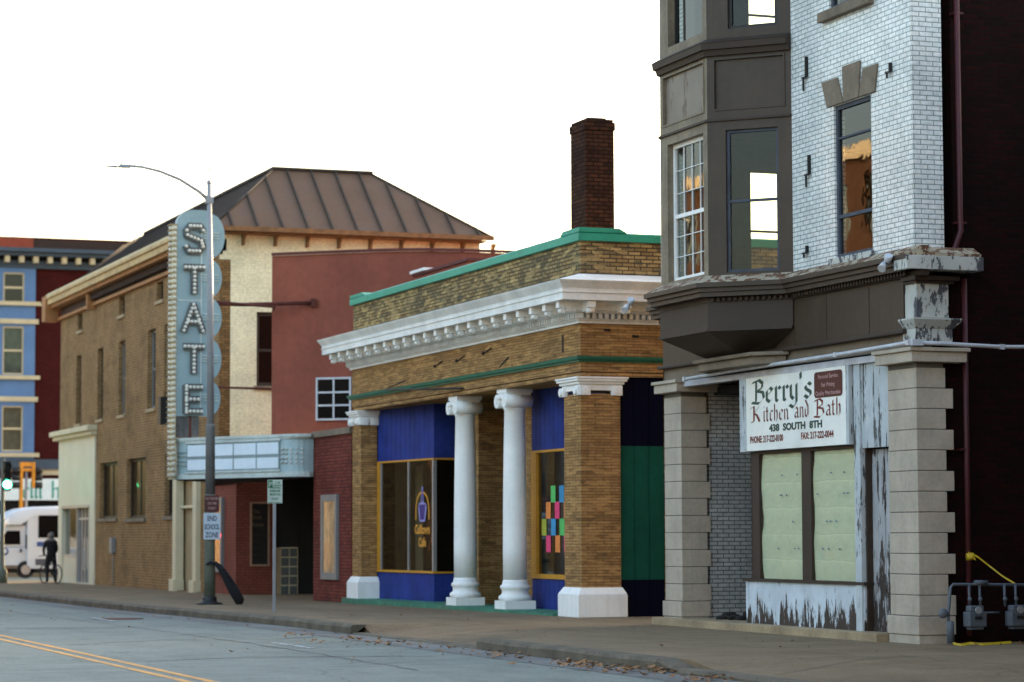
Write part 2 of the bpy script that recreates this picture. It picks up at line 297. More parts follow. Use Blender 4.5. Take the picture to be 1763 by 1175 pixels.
# ------------------------------------------------------------------ mesh helpers
class MB:
    def __init__(s): s.v = []; s.f = []; s.m = []; s.mi = 0; s.smooth = []; s.cuts = []
    def cut(s): s.cuts.append((len(s.v), len(s.f)))      # what follows becomes the next object of the same kind
    def face(s, pts, sm=False):
        i = len(s.v); s.v += [tuple(p) for p in pts]; s.f.append(tuple(range(i, i+len(pts)))); s.m.append(s.mi); s.smooth.append(sm)
    def grid(s, rows, closed=False, sm=True):
        i = len(s.v); n = len(rows[0])
        for r in rows: s.v += [tuple(p) for p in r]
        for a in range(len(rows)-1):
            for b in range(n if closed else n-1):
                c = (b+1) % n
                s.f.append((i+a*n+b, i+a*n+c, i+(a+1)*n+c, i+(a+1)*n+b)); s.m.append(s.mi); s.smooth.append(sm)
    def hexa(s, p):   # p: 8 points, bottom 4 then top 4 (same winding)
        i = len(s.v); s.v += [tuple(q) for q in p]
        for f in ((0, 3, 2, 1), (4, 5, 6, 7), (0, 1, 5, 4), (1, 2, 6, 5), (2, 3, 7, 6), (3, 0, 4, 7)):
            s.f.append(tuple(i+k for k in f)); s.m.append(s.mi); s.smooth.append(False)
    def box(s, x0, x1, y0, y1, z0, z1):
        s.hexa([(x0, y0, z0), (x1, y0, z0), (x1, y1, z0), (x0, y1, z0), (x0, y0, z1), (x1, y0, z1), (x1, y1, z1), (x0, y1, z1)])
    def prism(s, poly, z0, z1, z0b=None):
        n = len(poly); i = len(s.v)
        s.v += [(p[0], p[1], z0) for p in poly]+[(p[0], p[1], z1) for p in poly]
        s.f.append(tuple(i+k for k in range(n))[::-1]); s.f.append(tuple(i+n+k for k in range(n)))
        for k in range(n):
            j = (k+1) % n; s.f.append((i+k, i+j, i+n+j, i+n+k))
        s.m += [s.mi]*(n+2); s.smooth += [False]*(n+2)
    def tube(s, pts, r, n=10, cap=True):
        pts = [Vector(p) for p in pts]; rr = r if isinstance(r, (list, tuple)) else [r]*len(pts)
        rows = []; prev = None
        for k, p in enumerate(pts):
            d = (pts[min(k+1, len(pts)-1)]-pts[max(k-1, 0)]).normalized()
            a = prev if prev is not None else (Vector((0, 0, 1)) if abs(d.z) < .9 else Vector((1, 0, 0)))
            u = (a-d*a.dot(d)).normalized(); prev = u; q = d.cross(u)
            rows.append([p+rr[k]*(math.cos(t)*u+math.sin(t)*q) for t in [2*math.pi*j/n for j in range(n)]])
        s.grid(rows, True)
        if cap: s.face(rows[0][::-1]); s.face(rows[-1])
    def lathe(s, cx, cy, prof, n=20):
        rows = [[(cx+r*math.cos(2*math.pi*j/n), cy+r*math.sin(2*math.pi*j/n), z) for j in range(n)] for r, z in prof]
        s.grid(rows, True); s.face(rows[0][::-1]); s.face(rows[-1])
    def ball(s, c, r, n=8, sc=(1, 1, 1)):
        rows = []
        for a in range(1, n):
            t = math.pi*a/n
            rows.append([(c[0]+sc[0]*r*math.sin(t)*math.cos(2*math.pi*b/n), c[1]+sc[1]*r*math.sin(t)*math.sin(2*math.pi*b/n), c[2]-sc[2]*r*math.cos(t)) for b in range(n)])
        s.grid(rows, True); s.face(rows[0][::-1]); s.face(rows[-1])
    def build(s, name, m, parent=None, bevel=0, **tags):
        if s.cuts:
            cs = [(0, 0)]+s.cuts+[(len(s.v), len(s.f))]; out = []
            for (v0, f0), (v1, f1) in zip(cs, cs[1:]):
                if f1 <= f0: continue
                q = MB(); q.v = s.v[v0:v1]; q.f = [tuple(i-v0 for i in f) for f in s.f[f0:f1]]; q.m = s.m[f0:f1]; q.smooth = s.smooth[f0:f1]
                out.append(q.build(name, m, parent, bevel, **tags))
            return out[0]
        me = bpy.data.meshes.new(name)
        off = parent_loc(parent) if parent else Vector((0, 0, 0))
        me.from_pydata([tuple(Vector(v)-off) for v in s.v], [], s.f)
        ms = m if isinstance(m, list) else [m]
        for k in ms: me.materials.append(M[k] if isinstance(k, str) else k)
        for p, mi, sm in zip(me.polygons, s.m, s.smooth): p.material_index = mi; p.use_smooth = sm
        bm = bmesh.new(); bm.from_mesh(me); bmesh.ops.remove_doubles(bm, verts=bm.verts, dist=1e-5) if len(bm.verts) < 60000 else None
        bmesh.ops.recalc_face_normals(bm, faces=bm.faces); bm.to_mesh(me); bm.free()
        o = bpy.data.objects.new(name, me); col.objects.link(o)
        if parent: o.parent = parent
        if bevel:
            b = o.modifiers.new('bevel', 'BEVEL'); b.width = bevel; b.segments = 2; b.limit_method = 'ANGLE'; b.angle_limit = R(40)
        for k, v in tags.items(): o[k] = v
        return o
def parent_loc(o):
    v = Vector((0, 0, 0))
    while o: v += o.location; o = o.parent
    return v
def thing(name, label, cat, loc=(0, 0, 0), group=None):
    o = bpy.data.objects.new(name, None); o.empty_display_size = .3; col.objects.link(o); o.location = loc
    o['label'] = label; o['category'] = cat
    if group: o['group'] = group
    return o
def tag(o, label, cat, group=None):
    o['label'] = label; o['category'] = cat
    if group: o['group'] = group
    return o
class Fr:      # a vertical facade plane: u along, z up, d into the building
    def __init__(s, ox, oy, ux, uy, nx, ny): s.o = (ox, oy); s.u = (ux, uy); s.n = (nx, ny)
    def P(s, u, z, d=0): return (s.o[0]+u*s.u[0]+d*s.n[0], s.o[1]+u*s.u[1]+d*s.n[1], z)
    def box(s, mb, u0, u1, z0, z1, d0, d1):
        P = s.P; mb.hexa([P(u0, z0, d0), P(u1, z0, d0), P(u1, z0, d1), P(u0, z0, d1), P(u0, z1, d0), P(u1, z1, d0), P(u1, z1, d1), P(u0, z1, d1)])
    def quad(s, mb, u0, u1, z0, z1, d=0): P = s.P; mb.face([P(u0, z0, d), P(u1, z0, d), P(u1, z1, d), P(u0, z1, d)])
    def wall(s, mb, u0, u1, z0, z1, holes, depth=.2):
        us = sorted({u0, u1}|{h[k] for h in holes for k in (0, 1)}); zs = sorted({z0, z1}|{h[k] for h in holes for k in (2, 3)})
        for a, b in zip(us, us[1:]):
            for c, d in zip(zs, zs[1:]):
                um, zm = (a+b)/2, (c+d)/2
                if um < u0 or um > u1 or zm < z0 or zm > z1: continue
                if any(h[0] < um < h[1] and h[2] < zm < h[3] for h in holes): continue
                s.quad(mb, a, b, c, d)
        for a, b, c, d in holes:
            P = s.P
            mb.face([P(a, c, 0), P(a, c, depth), P(a, d, depth), P(a, d, 0)]); mb.face([P(b, c, 0), P(b, c, depth), P(b, d, depth), P(b, d, 0)])
            mb.face([P(a, c, 0), P(b, c, 0), P(b, c, depth), P(a, c, depth)]); mb.face([P(a, d, 0), P(b, d, 0), P(b, d, depth), P(a, d, depth)])
def FX(x): return Fr(x, 0, 0, 1, 1, 0)     # street front at X=x, u = Y
def FY(y): return Fr(0, y, 1, 0, 0, 1)     # side wall at Y=y facing the camera, u = X
def window(F, u0, u1, z0, z1, d, parent, fm, gm, fw=.06, rail=None, cols=0, rows_up=0, rows_low=0, back=None, sill=None, silld=.08, name='window', mw=.018, lab=None, rw=None):
    mb = MB(); rw = rw or fw*.7
    F.box(mb, u0, u0+fw, z0, z1, d, d+.06); F.box(mb, u1-fw, u1, z0, z1, d, d+.06)
    F.box(mb, u0+fw, u1-fw, z0, z0+fw, d+.001, d+.059); F.box(mb, u0+fw, u1-fw, z1-fw, z1, d+.001, d+.059)
    if rail: F.box(mb, u0+fw, u1-fw, rail-rw/2, rail+rw/2, d+.002, d+.058)
    lo, mid, hi = z0+fw, rail or z0+fw, z1-fw
    for i in range(1, cols): 
        u = u0+fw+(u1-u0-2*fw)*i/cols
        F.box(mb, u-mw/2, u+mw/2, mid+.01, hi, d+.012, d+.03)
        if rows_low or not rail: F.box(mb, u-mw/2, u+mw/2, lo, mid, d+.012, d+.03)
    for i in range(1, rows_up): z = mid+(hi-mid)*i/rows_up; F.box(mb, u0+fw, u1-fw, z-mw/2, z+mw/2, d+.010, d+.028)
    for i in range(1, rows_low): z = lo+(mid-lo)*i/rows_low; F.box(mb, u0+fw, u1-fw, z-mw/2, z+mw/2, d+.010, d+.028)
    w_ = mb.build(name, fm, parent)
    if lab: w_['label'] = lab
    g = MB(); F.quad(g, u0+fw-.01, u1-fw+.01, z0+fw-.01, z1-fw+.01, d+.034); g.build('pane', gm, w_)
    if back: g = MB(); F.box(g, u0, u1, z0, z1, d+.12, d+.16); g.build('window_backing', back, w_)
    if sill:
        g = MB(); F.box(g, u0-.08, u1+.08, z0-.11, z0-.002, -silld, d+.05); g.build('sill', sill, w_, bevel=.006)
    return w_
def text_on(F, body, u, z, size, d, m, parent, name='lettering', sx=1, align='CENTER', flip=False, ext=.004, bold=0, mb=None):
    cu = bpy.data.curves.new('txt', 'FONT'); cu.body = body; cu.size = size; cu.align_x = align; cu.extrude = ext; cu.offset = bold; cu.resolution_u = 3
    o = bpy.data.objects.new('txt', cu); col.objects.link(o); dg = bpy.context.evaluated_depsgraph_get(); dg.update()
    me = bpy.data.meshes.new_from_object(o.evaluated_get(dg)); bpy.data.objects.remove(o); bpy.data.curves.remove(cu)
    own = mb is None; mb = mb or MB()
    k = -1 if flip else 1; i = len(mb.v)
    for v in me.vertices: mb.v.append(F.P(u+k*v.co.x*sx, z+v.co.y, d-v.co.z))
    for p in me.polygons: mb.f.append(tuple(i+q for q in p.vertices)); mb.m.append(mb.mi); mb.smooth.append(False)
    bpy.data.meshes.remove(me)
    if own: return mb.build(name, m, parent)
GLY = {'B': (.78, [[(.0, .04), (.45, -.02), (.75, .2), (.68, .45), (.3, .53)], [(.3, .53), (.62, .64), (.66, .85), (.45, 1.), (.05, .9)], [(.28, .95), (.25, .06)]]),
 'K': (.74, [[(.0, .88), (.25, 1.), (.24, .05), (.05, .0)], [(.62, .98), (.24, .55), (.45, .45), (.66, .02)]]),
 'e': (.46, [[(.1, .3), (.42, .5), (.28, .62), (.08, .48), (.08, .12), (.25, .0), (.42, .12)]]), 'r': (.40, [[(.0, .54), (.12, .62), (.12, .05), (.22, .0)], [(.12, .48), (.28, .62), (.38, .52)]]),
 'y': (.50, [[(.08, .62), (.08, .15), (.22, .02), (.38, .14)], [(.4, .64), (.4, -.12), (.22, -.34), (.0, -.22)]]), "'": (.22, [[(.08, 1.1), (.1, .85)]]),
 's': (.46, [[(.4, .54), (.25, .64), (.08, .5), (.12, .38), (.36, .25), (.38, .12), (.22, .0), (.03, .12)]]), 'i': (.24, [[(.02, .54), (.1, .62), (.1, .05), (.18, .0)], [(.1, .82), (.11, .86)]]),
 't': (.32, [[(.12, .85), (.12, .08), (.24, .0)], [(.0, .6), (.26, .6)]]), 'c': (.40, [[(.36, .55), (.22, .62), (.08, .5), (.08, .12), (.22, .0), (.36, .1)]]),
 'h': (.50, [[(.1, 1.), (.1, .0)], [(.1, .48), (.3, .62), (.38, .5), (.38, .1), (.28, -.06)]]), 'n': (.50, [[(.02, .56), (.1, .62), (.1, .0)], [(.1, .48), (.28, .62), (.38, .5), (.38, .06), (.46, .0)]]),
 'a': (.50, [[(.08, .52), (.25, .62), (.38, .5), (.38, .06), (.46, .0)], [(.38, .34), (.14, .28), (.08, .12), (.2, .0), (.38, .12)]]), 'd': (.50, [[(.12, .98), (.38, .62), (.38, .1), (.24, .0), (.08, .12), (.08, .46), (.25, .58)]]),
 'l': (.24, [[(.1, 1.), (.1, .08), (.2, .0)]]), 'H': (.66, [[(.1, 1.), (.12, .0)], [(.12, .5), (.45, .6), (.5, .4), (.48, .0)]]), ' ': (.3, [])}
def blackletter(F, body, u, z, size, d, m, parent, name, sx=1, wt=.075, flip=True, shear=0):
    mb = MB(); x = 0; k = -1 if flip else 1; q = 0
    nx, nz = wt*math.cos(R(40)), wt*math.sin(R(40))
    for ch in body:
        adv, strokes = GLY[ch]
        for st in strokes:
            for a, b in zip(st, st[1:]):
                q += 1; dd = d-.0004*(q % 9)
                pts = [(a[0]-nx, a[1]-nz), (a[0]+nx, a[1]+nz), (b[0]+nx, b[1]+nz), (b[0]-nx, b[1]-nz)]
                mb.face([F.P(u+k*(x+px)*size*sx, z+pz*size+shear*(x+px)*size*sx, dd) for px, pz in pts])
        x += adv+.06
    return mb.build(name, m, parent)
def zs(y):   # pavement height along the street
    return 0 if y < 45 else (-.1*(y-45)/15 if y < 60 else (-.1-.1*(y-60)/33 if y < 93 else -.2))
# ------------------------------------------------------------------ ground, road
def strip(x0, x1, ys, dz, name, m, zf=zs):
    mb = MB(); mb.grid([[(x0, y, zf(y)+dz), (x1, y, zf(y)+dz)] for y in ys], sm=False)
    return mb.build(name, m, kind='structure')
ys = [-40, 0, 20, 30, 40, 45, 52, 60, 75, 93, 96]
g = MB(); g.face([(-900, -900, -.75), (1500, -900, -.75), (1500, 1500, -.75), (-900, 1500, -.75)]); g.build('ground', 'earth', kind='structure')
strip(.9, 12.45, ys, -.15, 'road', 'asphalt')
g = MB(); g.face([(-80, 96, -.352), (90, 96, -.352), (90, 114.5, -.352), (-80, 114.5, -.352)]); g.face([(.9, 114.5, -.352), (12.5, 114.5, -.352), (12.5, 400, -.352), (.9, 400, -.352)])
g.build('cross_street', 'asphalt', kind='structure')
g = MB(); g.box(12.5, 90, 114.5, 119, -.7, -.2); g.box(-80, .9, 114.5, 119, -.7, -.2); g.build('far_pavement', 'walk', kind='structure')
strip(-4, .9, ys, 0, 'near_pavement', 'walk')
g = MB(); g.box(.75, .9, -40, 45, -.15, 0.0); g.build('near_kerb', 'kerb', kind='structure')
# pavement with a driveway dip between Y 35.2 and 41.2 and below Y 28.6
def dip(y):
    if 35.2 < y < 41.2: return -.13
    if y < 28.3: return -.10
    return 0
mb = MB(); yl = [-40, 10, 20, 24, 27.5, 28.3, 28.9, 31, 34.9, 35.3, 38, 41.0, 41.6, 45, 52, 60, 75, 93, 95]
mb.grid([[(12.72, y, zs(y)-.4), (12.721, y, zs(y)+dip(y)), (14.6, y, zs(y)+dip(y)*.12), (17.0, y, zs(y)), (22, y, zs(y))] for y in yl], sm=False)
mb.build('pavement', 'walk', kind='structure')
mb = MB(); mb.grid([[(11.75, y, zs(y)-.146), (12.46, y, zs(y)-.146)] for y in ys[:-1]], sm=False); mb.build('gutter', 'gutter', kind='structure')
mb = MB()
def kerbrun(y0, y1, h0=0, h1=0, x=12.45):
    n = max(2, int((y1-y0)/1.5)); rows = []
    for i in range(n+1):
        y = y0+(y1-y0)*i/n; z = zs(y); w = random.uniform(-.012, .012); hh = h0+(h1-h0)*i/n
        rows.append([(x+w, y, z-.2), (x+w, y, z-.035+hh+w), (x+.035+w, y, z+.004+hh), (x+.285, y, z+.004+hh)])
    mb.grid(rows, sm=False); mb.face(rows[0]); mb.face(rows[-1])
kerbrun(28.7, 35.1); kerbrun(41.3, 95); kerbrun(35.1, 41.3, -.125, -.125); kerbrun(28.15, 28.7, -.09, 0); kerbrun(20, 28.15, -.09, -.09, 12.45)
mb.build('kerb', 'kerb', kind='structure')
mb = MB()
for y in (29.5, 33.2, 42.5, 47, 50.5, 54, 57.6, 61, 65, 69, 74, 79, 84, 89): mb.grid([[(12.8, y-.5+.022*k, zs(y)+.004+dip(y-.5)), (14.6, y-.1+.022*k, zs(y)+.004), (17.0, y+.022*k, zs(y)+.004)] for k in (0, 1)], sm=False)
mb.grid([[(14.9+k*.014, y, zs(y)+.005) for k in (0, 1)] for y in yl if y > 28], sm=False)
mb.grid([[(12.9, 26.4+.02*k, -.09), (14.6, 27.6+.02*k, -.004), (19, 30.2+.02*k, .005)] for k in (0, 1)], sm=False)
mb.build('pavement_joints', 'joint', kind='structure')
for x, nm in ((6.72, 'centre_line'), (6.98, 'centre_line')):
    mb = MB(); mb.grid([[(x, y, zs(y)-.146), (x+.11, y, zs(y)-.146)] for y in ys], sm=False); mb.build(nm, 'line_y', kind='structure')
for y in (36.4, 50.5, 64): mb = MB(); mb.face([(10.35, y, zs(y)-.145), (10.47, y, zs(y)-.145), (10.47, y+2.2, zs(y)-.145), (10.35, y+2.2, zs(y)-.145)]); mb.build('parking_mark', 'line_w', kind='structure')
mb = MB(); mb.lathe(10.9, 52.0, [(.42, -.20), (.42, -.185), (.36, -.18), (.05, -.18)], 24); tag(mb.build('manhole_cover', 'rust'), 'rusty round manhole cover set in the grey asphalt of the road', 'manhole')
mb = MB()
def crack(pts, w0):
    rows = []; last = None
    for (xa, ya), (xb, yb) in zip(pts, pts[1:]):
        n = max(4, int(math.hypot(xb-xa, yb-ya)/.35))
        for i in range(n): f = i/n; x = xa+(xb-xa)*f+random.gauss(0, .03); y = ya+(yb-ya)*f+random.gauss(0, .05); w_ = w0*random.uniform(.3, 1.3); rows.append([(x, y-w_, zs(y)-.1445), (x+w_*.8, y+w_, zs(y)-.1445)])
    mb.grid(rows, sm=False)
crack([(7.3, 39), (9.0, 40.2), (10.6, 39.6), (12.3, 41)], .035); crack([(7.2, 47), (9.5, 46), (12.2, 48)], .05); crack([(9.9, 30), (10.0, 38), (9.85, 46), (9.95, 60), (9.9, 74)], .03); crack([(7.4, 58), (10, 57), (12.3, 59)], .06); crack([(7.3, 33.5), (8.8, 34.2), (11.6, 33.2)], .03); crack([(1.5, 41), (4, 40), (6.5, 42)], .04)
mb.build('road_cracks', 'joint', kind='structure')
# leaves
mb = MB()
def leaf(x, y, s, z0):
    a = random.uniform(0, 6.28); c, sn = math.cos(a), math.sin(a); t = random.uniform(-.6, .6); cu = random.uniform(.1, .6)
    P = lambda u, v, h: (x+s*(u*c-v*sn), y+s*(u*sn+v*c), z0+abs(s)*h)
    mb.face([P(-1, 0, cu*.7), P(-.2, -.5, .1), P(.3, -.35, .15), P(.2, 0, .05)]); mb.face([P(-1, 0, cu*.7), P(.2, 0, .05), P(.3, .4, .4+t*.3), P(-.2, .55, .35)])
    mb.face([P(.2, 0, .05), P(.3, -.35, .15), P(1, 0, .5+t*.4), P(.3, .4, .4+t*.3)])
for k in range(90):
    y = random.choice([random.uniform(24, 34), random.uniform(27, 44), random.gauss(29, 1.8), random.gauss(37, 2.2)]); x = 12.4-abs(random.gauss(0, .42))
    leaf(x, y, random.uniform(.03, .075), zs(y)-.144)
for cx, cy, n in ((12.1, 30.4, 34), (11.6, 36.9, 26), (12.25, 28.6, 40), (11.7, 38.6, 14), (12.0, 33, 16), (11.9, 29.3, 24), (11.4, 40.2, 14), (10.9, 38, 8), (12.2, 26.8, 30)):
    for k in range(n): leaf(random.gauss(cx, .18), random.gauss(cy, .3), random.uniform(.03, .07), zs(cy)-.14+random.uniform(0, .05))
for k in range(60): y = random.uniform(28, 58); leaf(random.uniform(12.9, 17), y, random.uniform(.02, .04), zs(y)+.006)
for k in range(50): leaf(random.uniform(9, 12), random.uniform(30, 62), random.uniform(.02, .05), -.14)
for k in range(40): leaf(random.uniform(17.6, 20), random.uniform(30.1, 30.9), random.uniform(.03, .07), .006)
mb.build('fallen_leaves', 'leaf', kind='stuff')
# ================================================================== CORNER BUILDING (white glazed brick, bay)
B1 = thing('brick_building', 'tall corner building of white glazed brick with brown bay window over a peeling shopfront', 'building', (17.3, 31, 0))
F1 = FX(17.3)
Pn = [(17.3, 34.65), (16.35, 35.6), (16.35, 37.37), (17.3, 38.32)]
mb = MB()
F1.wall(mb, 31.0, 34.66, 5.3, 11.6, [(32.17, 33.3, 5.42, 7.63), (32.15, 33.4, 9.05, 11.2)], .18)
mb.cut(); F1.wall(mb, 38.3, 39.55, 5.3, 11.6, [], .2); mb.cut()
FY(31.0).wall(mb, 17.3, 17.765, 5.3, 11.6, [])
mb.face([(17.765, 31, 5.3), (17.765, 31.5, 5.3), (17.765, 31.5, 11.6), (17.765, 31, 11.6)])
mb.build('front_wall', 'white_brick', B1)
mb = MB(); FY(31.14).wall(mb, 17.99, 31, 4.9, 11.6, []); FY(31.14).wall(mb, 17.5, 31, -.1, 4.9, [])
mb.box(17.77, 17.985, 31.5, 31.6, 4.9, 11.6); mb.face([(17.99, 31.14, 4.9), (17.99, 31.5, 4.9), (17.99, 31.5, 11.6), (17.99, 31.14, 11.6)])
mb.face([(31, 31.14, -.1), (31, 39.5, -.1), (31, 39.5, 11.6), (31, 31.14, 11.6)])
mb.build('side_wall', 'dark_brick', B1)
# rear (north) party wall with two windows letting the sky through, floors, roof
mb = MB(); FN = FY(39.5)
holes = [(18.84, 19.9, 5.6, 7.62), (18.84, 19.9, 10.04, 11.3), (22.5, 23.5, 5.75, 7.4)]
FN.wall(mb, 17.3, 31, 0, 11.6, holes, .25); mb.build('party_wall', 'corner_brick', B1)
mb = MB(); FY(39.3).wall(mb, 17.5, 30.8, 4.9, 11.4, holes, .2); FX(30.7).wall(mb, 31.3, 39.3, 4.9, 11.4, []); FY(31.7).wall(mb, 18.0, 30.8, 4.9, 11.4, [])
mb.box(17.4, 30.7, 31.6, 39.25, 4.85, 4.95); mb.box(17.4, 30.7, 31.6, 39.25, 7.95, 8.25); mb.box(23, 23.1, 31.7, 39.25, 4.95, 11.4)
mb.build('room_interior', 'room', B1)
for h in holes[:2]: window(FN, *h, .03, B1, 'tan_trim', 'glass_clear', .05, rail=6.575 if h[2] < 6 else 10.27)
mb = MB(); mb.box(17.35, 31, 31.2, 39.45, 11.45, 11.58); mb.build('roof', 'roof_dk', B1)
window(F1, 32.17, 33.3, 5.42, 7.63, .035, B1, 'frame_slate', 'glass', .06, rail=6.02, back=None, sill='white_flake', rw=.05)
window(F1, 32.15, 33.4, 9.05, 11.2, .035, B1, 'frame_slate', 'glass', .06, rail=10.1)
mb = MB(); F1.box(mb, 32.23, 33.24, 7.14, 7.17, .04, .09); mb.build('window_bar', 'frame_slate', B1)
mb = MB(); F1.box(mb, 32.05, 33.6, 8.9, 9.045, -.1, .1); mb.build('sill', 'tan_trim', B1, bevel=.01)
mb = MB()   # splayed flat arch: three tapered keystones a course proud of the brick
for a0, a1, b0, b1, top in ((33.26, 33.45, 33.17, 33.60, 8.05), (32.62, 32.94, 32.64, 33.02, 8.15), (32.02, 32.22, 31.9, 32.3, 8.05)):
    pass
for (ub0, ub1, ut0, ut1, zt) in ((32.98, 33.47, 33.14, 33.63, 8.03), (32.50, 32.96, 32.44, 32.98, 8.16), (32.02, 32.48, 31.93, 32.36, 8.03)):
    mb.cut(); mb.hexa([F1.P(ub0, 7.64, -.03), F1.P(ub1, 7.64, -.03), F1.P(ub1, 7.64, .1), F1.P(ub0, 7.64, .1), F1.P(ut0, zt, -.03), F1.P(ut1, zt, -.03), F1.P(ut1, zt, .1), F1.P(ut0, zt, .1)])
mb.build('keystone', 'tan_trim', B1, bevel=.008)
mb = MB()   # iron brackets and star anchors
for (y, z, h) in ((34.1, 8.2, .3), (34.05, 6.75, .28), (34.15, 5.6, .1), (31.55, 7.85, .12)):
    mb.cut(); F1.box(mb, y-.012, y+.012, z, z+h, -.05, .02); F1.box(mb, y-.03, y+.10, z-.02, z+.005, -.06, -.03); F1.box(mb, y+.08, y+.10, z-.2*h/.3, z, -.045, -.02)
mb.build('iron_bracket', 'black', B1)
# stone piers
def pier(F, u0, u1, zb, zt, courses, deps, parent, base=.1, side=None):
    mb = MB(); h = (zt-zb)/courses
    for k in range(courses):
        dd = deps[k % 2]
        F.box(mb, u0, u1, zb+k*h+.006, zb+(k+1)*h-.004, 0, dd)
    F.box(mb, u0-.035, u1+.04, zb-.25, zb-.005, -.035, deps[0]-.03)
    F.box(mb, u0-.02, u1+.02, base-.12, zb-.256, -.02, deps[0]-.05)
    p = mb.build('stone_pier', 'stone', parent, bevel=.008)
    g = MB(); F.box(g, u0+.008, u1-.008, base, zt+.08, .008, deps[1]-.03); g.build('pier_core', 'stone_joint', p)
    return p
pier(F1, 31.0, 31.8, .37, 3.72, 12, (.566, .45), B1)
pier(F1, 38.79, 39.47, .39, 3.72, 12, (.52, .46), B1)
for u0, u1, dep, mm in ((31.0, 31.8, .72, 'stone'), (38.79, 39.47, .62, 'stone')):
    mb = MB(); F1.box(mb, u0-.12, u1+.12, 3.79, 3.93, -.13, dep); F1.box(mb, u0-.16, u1+.15, 3.932, 3.985, -.17, dep+.04)
    mb.build('pier_cap', mm, B1, bevel=.01)
mb = MB(); mb.box(17.1, 22, 31.85, 39.6, -.05, .115); mb.build('step', 'step', B1, bevel=.012)
mb = MB(); FY(38.83).box(mb, 17.82, 21, .1, 4.0, 0, .1); mb.build('recess_wall', 'grey_brick', B1)
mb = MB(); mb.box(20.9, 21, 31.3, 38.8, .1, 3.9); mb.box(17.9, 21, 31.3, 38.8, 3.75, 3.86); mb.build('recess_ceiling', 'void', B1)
mb = MB()
for k in range(26): mb.ball((17.65+random.uniform(0, .7), 37.0+random.uniform(0, 1.4), .13+random.uniform(0, .06)), random.uniform(.03, .09), 6, (1.4, 1.2, .7))
tag(mb.build('rubbish_pile', 'void'), 'dark heap of rubbish on the step beside the left stone pier', 'rubbish')
# shopfront
Fs = FX(17.36)
mb = MB(); Fs.box(mb, 32.66, 36.47, .115, .755, 0, .1); Fs.box(mb, 36.42, 36.5, .115, .755, -.01, .9); mb.build('bulkhead', 'white_peel', B1)
mb = MB(); Fs.box(mb, 32.6, 36.56, .757, .80, -.04, .14); mb.build('sill', 'brown_dark', B1)
mb = MB()
for u0, u1 in ((32.86, 32.94), (34.32, 34.62), (36.06, 36.3)): Fs.box(mb, u0, u1, .802, 2.74, .02, .12)
Fs.box(mb, 32.94, 34.32, 2.69, 2.74, .021, .119); Fs.box(mb, 34.62, 36.06, 2.69, 2.74, .021, .119)
for y in (32.62, 36.33): Fs.box(mb, y, y+.03, .115, 2.74, .03, .9)
sw = mb.build('shop_window', 'brown_dark', B1)
for u0, u1 in ((32.94, 34.32), (34.62, 36.06)):
    g = MB(); Fs.quad(g, u0, u1, .80, 2.69, .04); g.build('pane', 'glass_clear', sw)
    g = MB(); rows = []
    for j in range(15):
        z = .802+1.885*j/14
        rows.append([Fs.P(u0+(u1-u0)*i/12, z, .075+.012*math.sin(i*1.7+j*.9)+random.uniform(-.008, .008)) for i in range(13)])
    g.grid(rows); g.build('window_paper', 'paper', sw)
    g = MB()
    for zz in (1.25, 1.65, 2.05, 2.35):
        for k in range(3):
            if random.random() < .75: uu = random.uniform(u0+.1, u1-.12); Fs.quad(g, uu, uu+.05, zz, zz+.018, .052)
    g.build('painters_tape', 'bus_blue', sw)
mb = MB(); Fs.box(mb, 32.68, 32.86, .115, 3.9, -.03, .06); mb.build('corner_post', 'post_peel', B1)
mb = MB()
Fs.box(mb, 31.8, 32.675, 2.68, 3.88, .0, .06); mb.build('panel_above_door', 'post_peel', B1)
mb = MB()
for k in range(4): Fs.box(mb, 31.82+.215*k, 32.025+.215*k, .12, 2.66, .12+.004*(k % 2), .18)
dr = mb.build('door', 'door_peel', B1); g = MB(); Fs.box(g, 31.88, 31.95, 1.02, 1.2, .09, .12); g.build('handle', 'black', dr)
# header, conduit, fascia
mb = MB(); F1.box(mb, 31.9, 38.75, 3.87, 3.96, -.0, .14); mb.build('header_board', 'conduit', B1)
mb = MB(); pts = [(17.16, 38.3, 3.97), (17.15, 36, 4.0), (17.14, 33, 4.015), (17.12, 31.6, 4.03), (17.12, 30.86, 4.04), (17.6, 30.83, 4.035), (18.6, 30.95, 4.02), (19.5, 30.97, 4.035), (22, 30.97, 4.03)]
mb.tube(pts, .028, 8); mb.box(17.13, 17.3, 30.78, 30.86, 4.0, 4.08)
for q in pts[::2]: mb.box(q[0]-.035, q[0]+.035, q[1]-.03, q[1]+.03, q[2]-.035, q[2]+.035)
mb.build('conduit', 'conduit', B1)
mb = MB(); F1.box(mb, 31.1, 39.5, 3.99, 4.19, .02, .3); mb.build('lower_fascia', 'tan_trim', B1)
mb = MB(); F1.box(mb, 31.2, 39.55, 4.192, 4.25, -.09, .25); mb.build('fascia_moulding', 'brown_dark', B1, bevel=.015)
mb = MB(); F1.box(mb, 31.32, 39.5, 4.252, 4.95, .0, .25)
for u in (32.3, 33.6, 34.62): F1.box(mb, u, u+.015, 4.255, 4.94, -.006, 0)
mb.build('fascia_panel', 'brown_paint', B1)
mb = MB(); mb.box(17.32, 17.81, 30.99, 31.31, 4.40, 4.86); mb.build('corner_block', 'white_flake', B1)
mb = MB(); mb.box(17.28, 17.84, 30.95, 31.31, 4.07, 4.25)
mb.hexa([(17.27, 30.94, 4.25), (17.86, 30.94, 4.25), (17.86, 31.3, 4.25), (17.27, 31.3, 4.25), (17.20, 30.86, 4.36), (17.95, 30.86, 4.36), (17.95, 31.3, 4.36), (17.20, 31.3, 4.36)])
mb.box(17.20, 17.95, 30.86, 31.3, 4.362, 4.385); mb.build('corner_block_base', 'white_flake', B1)
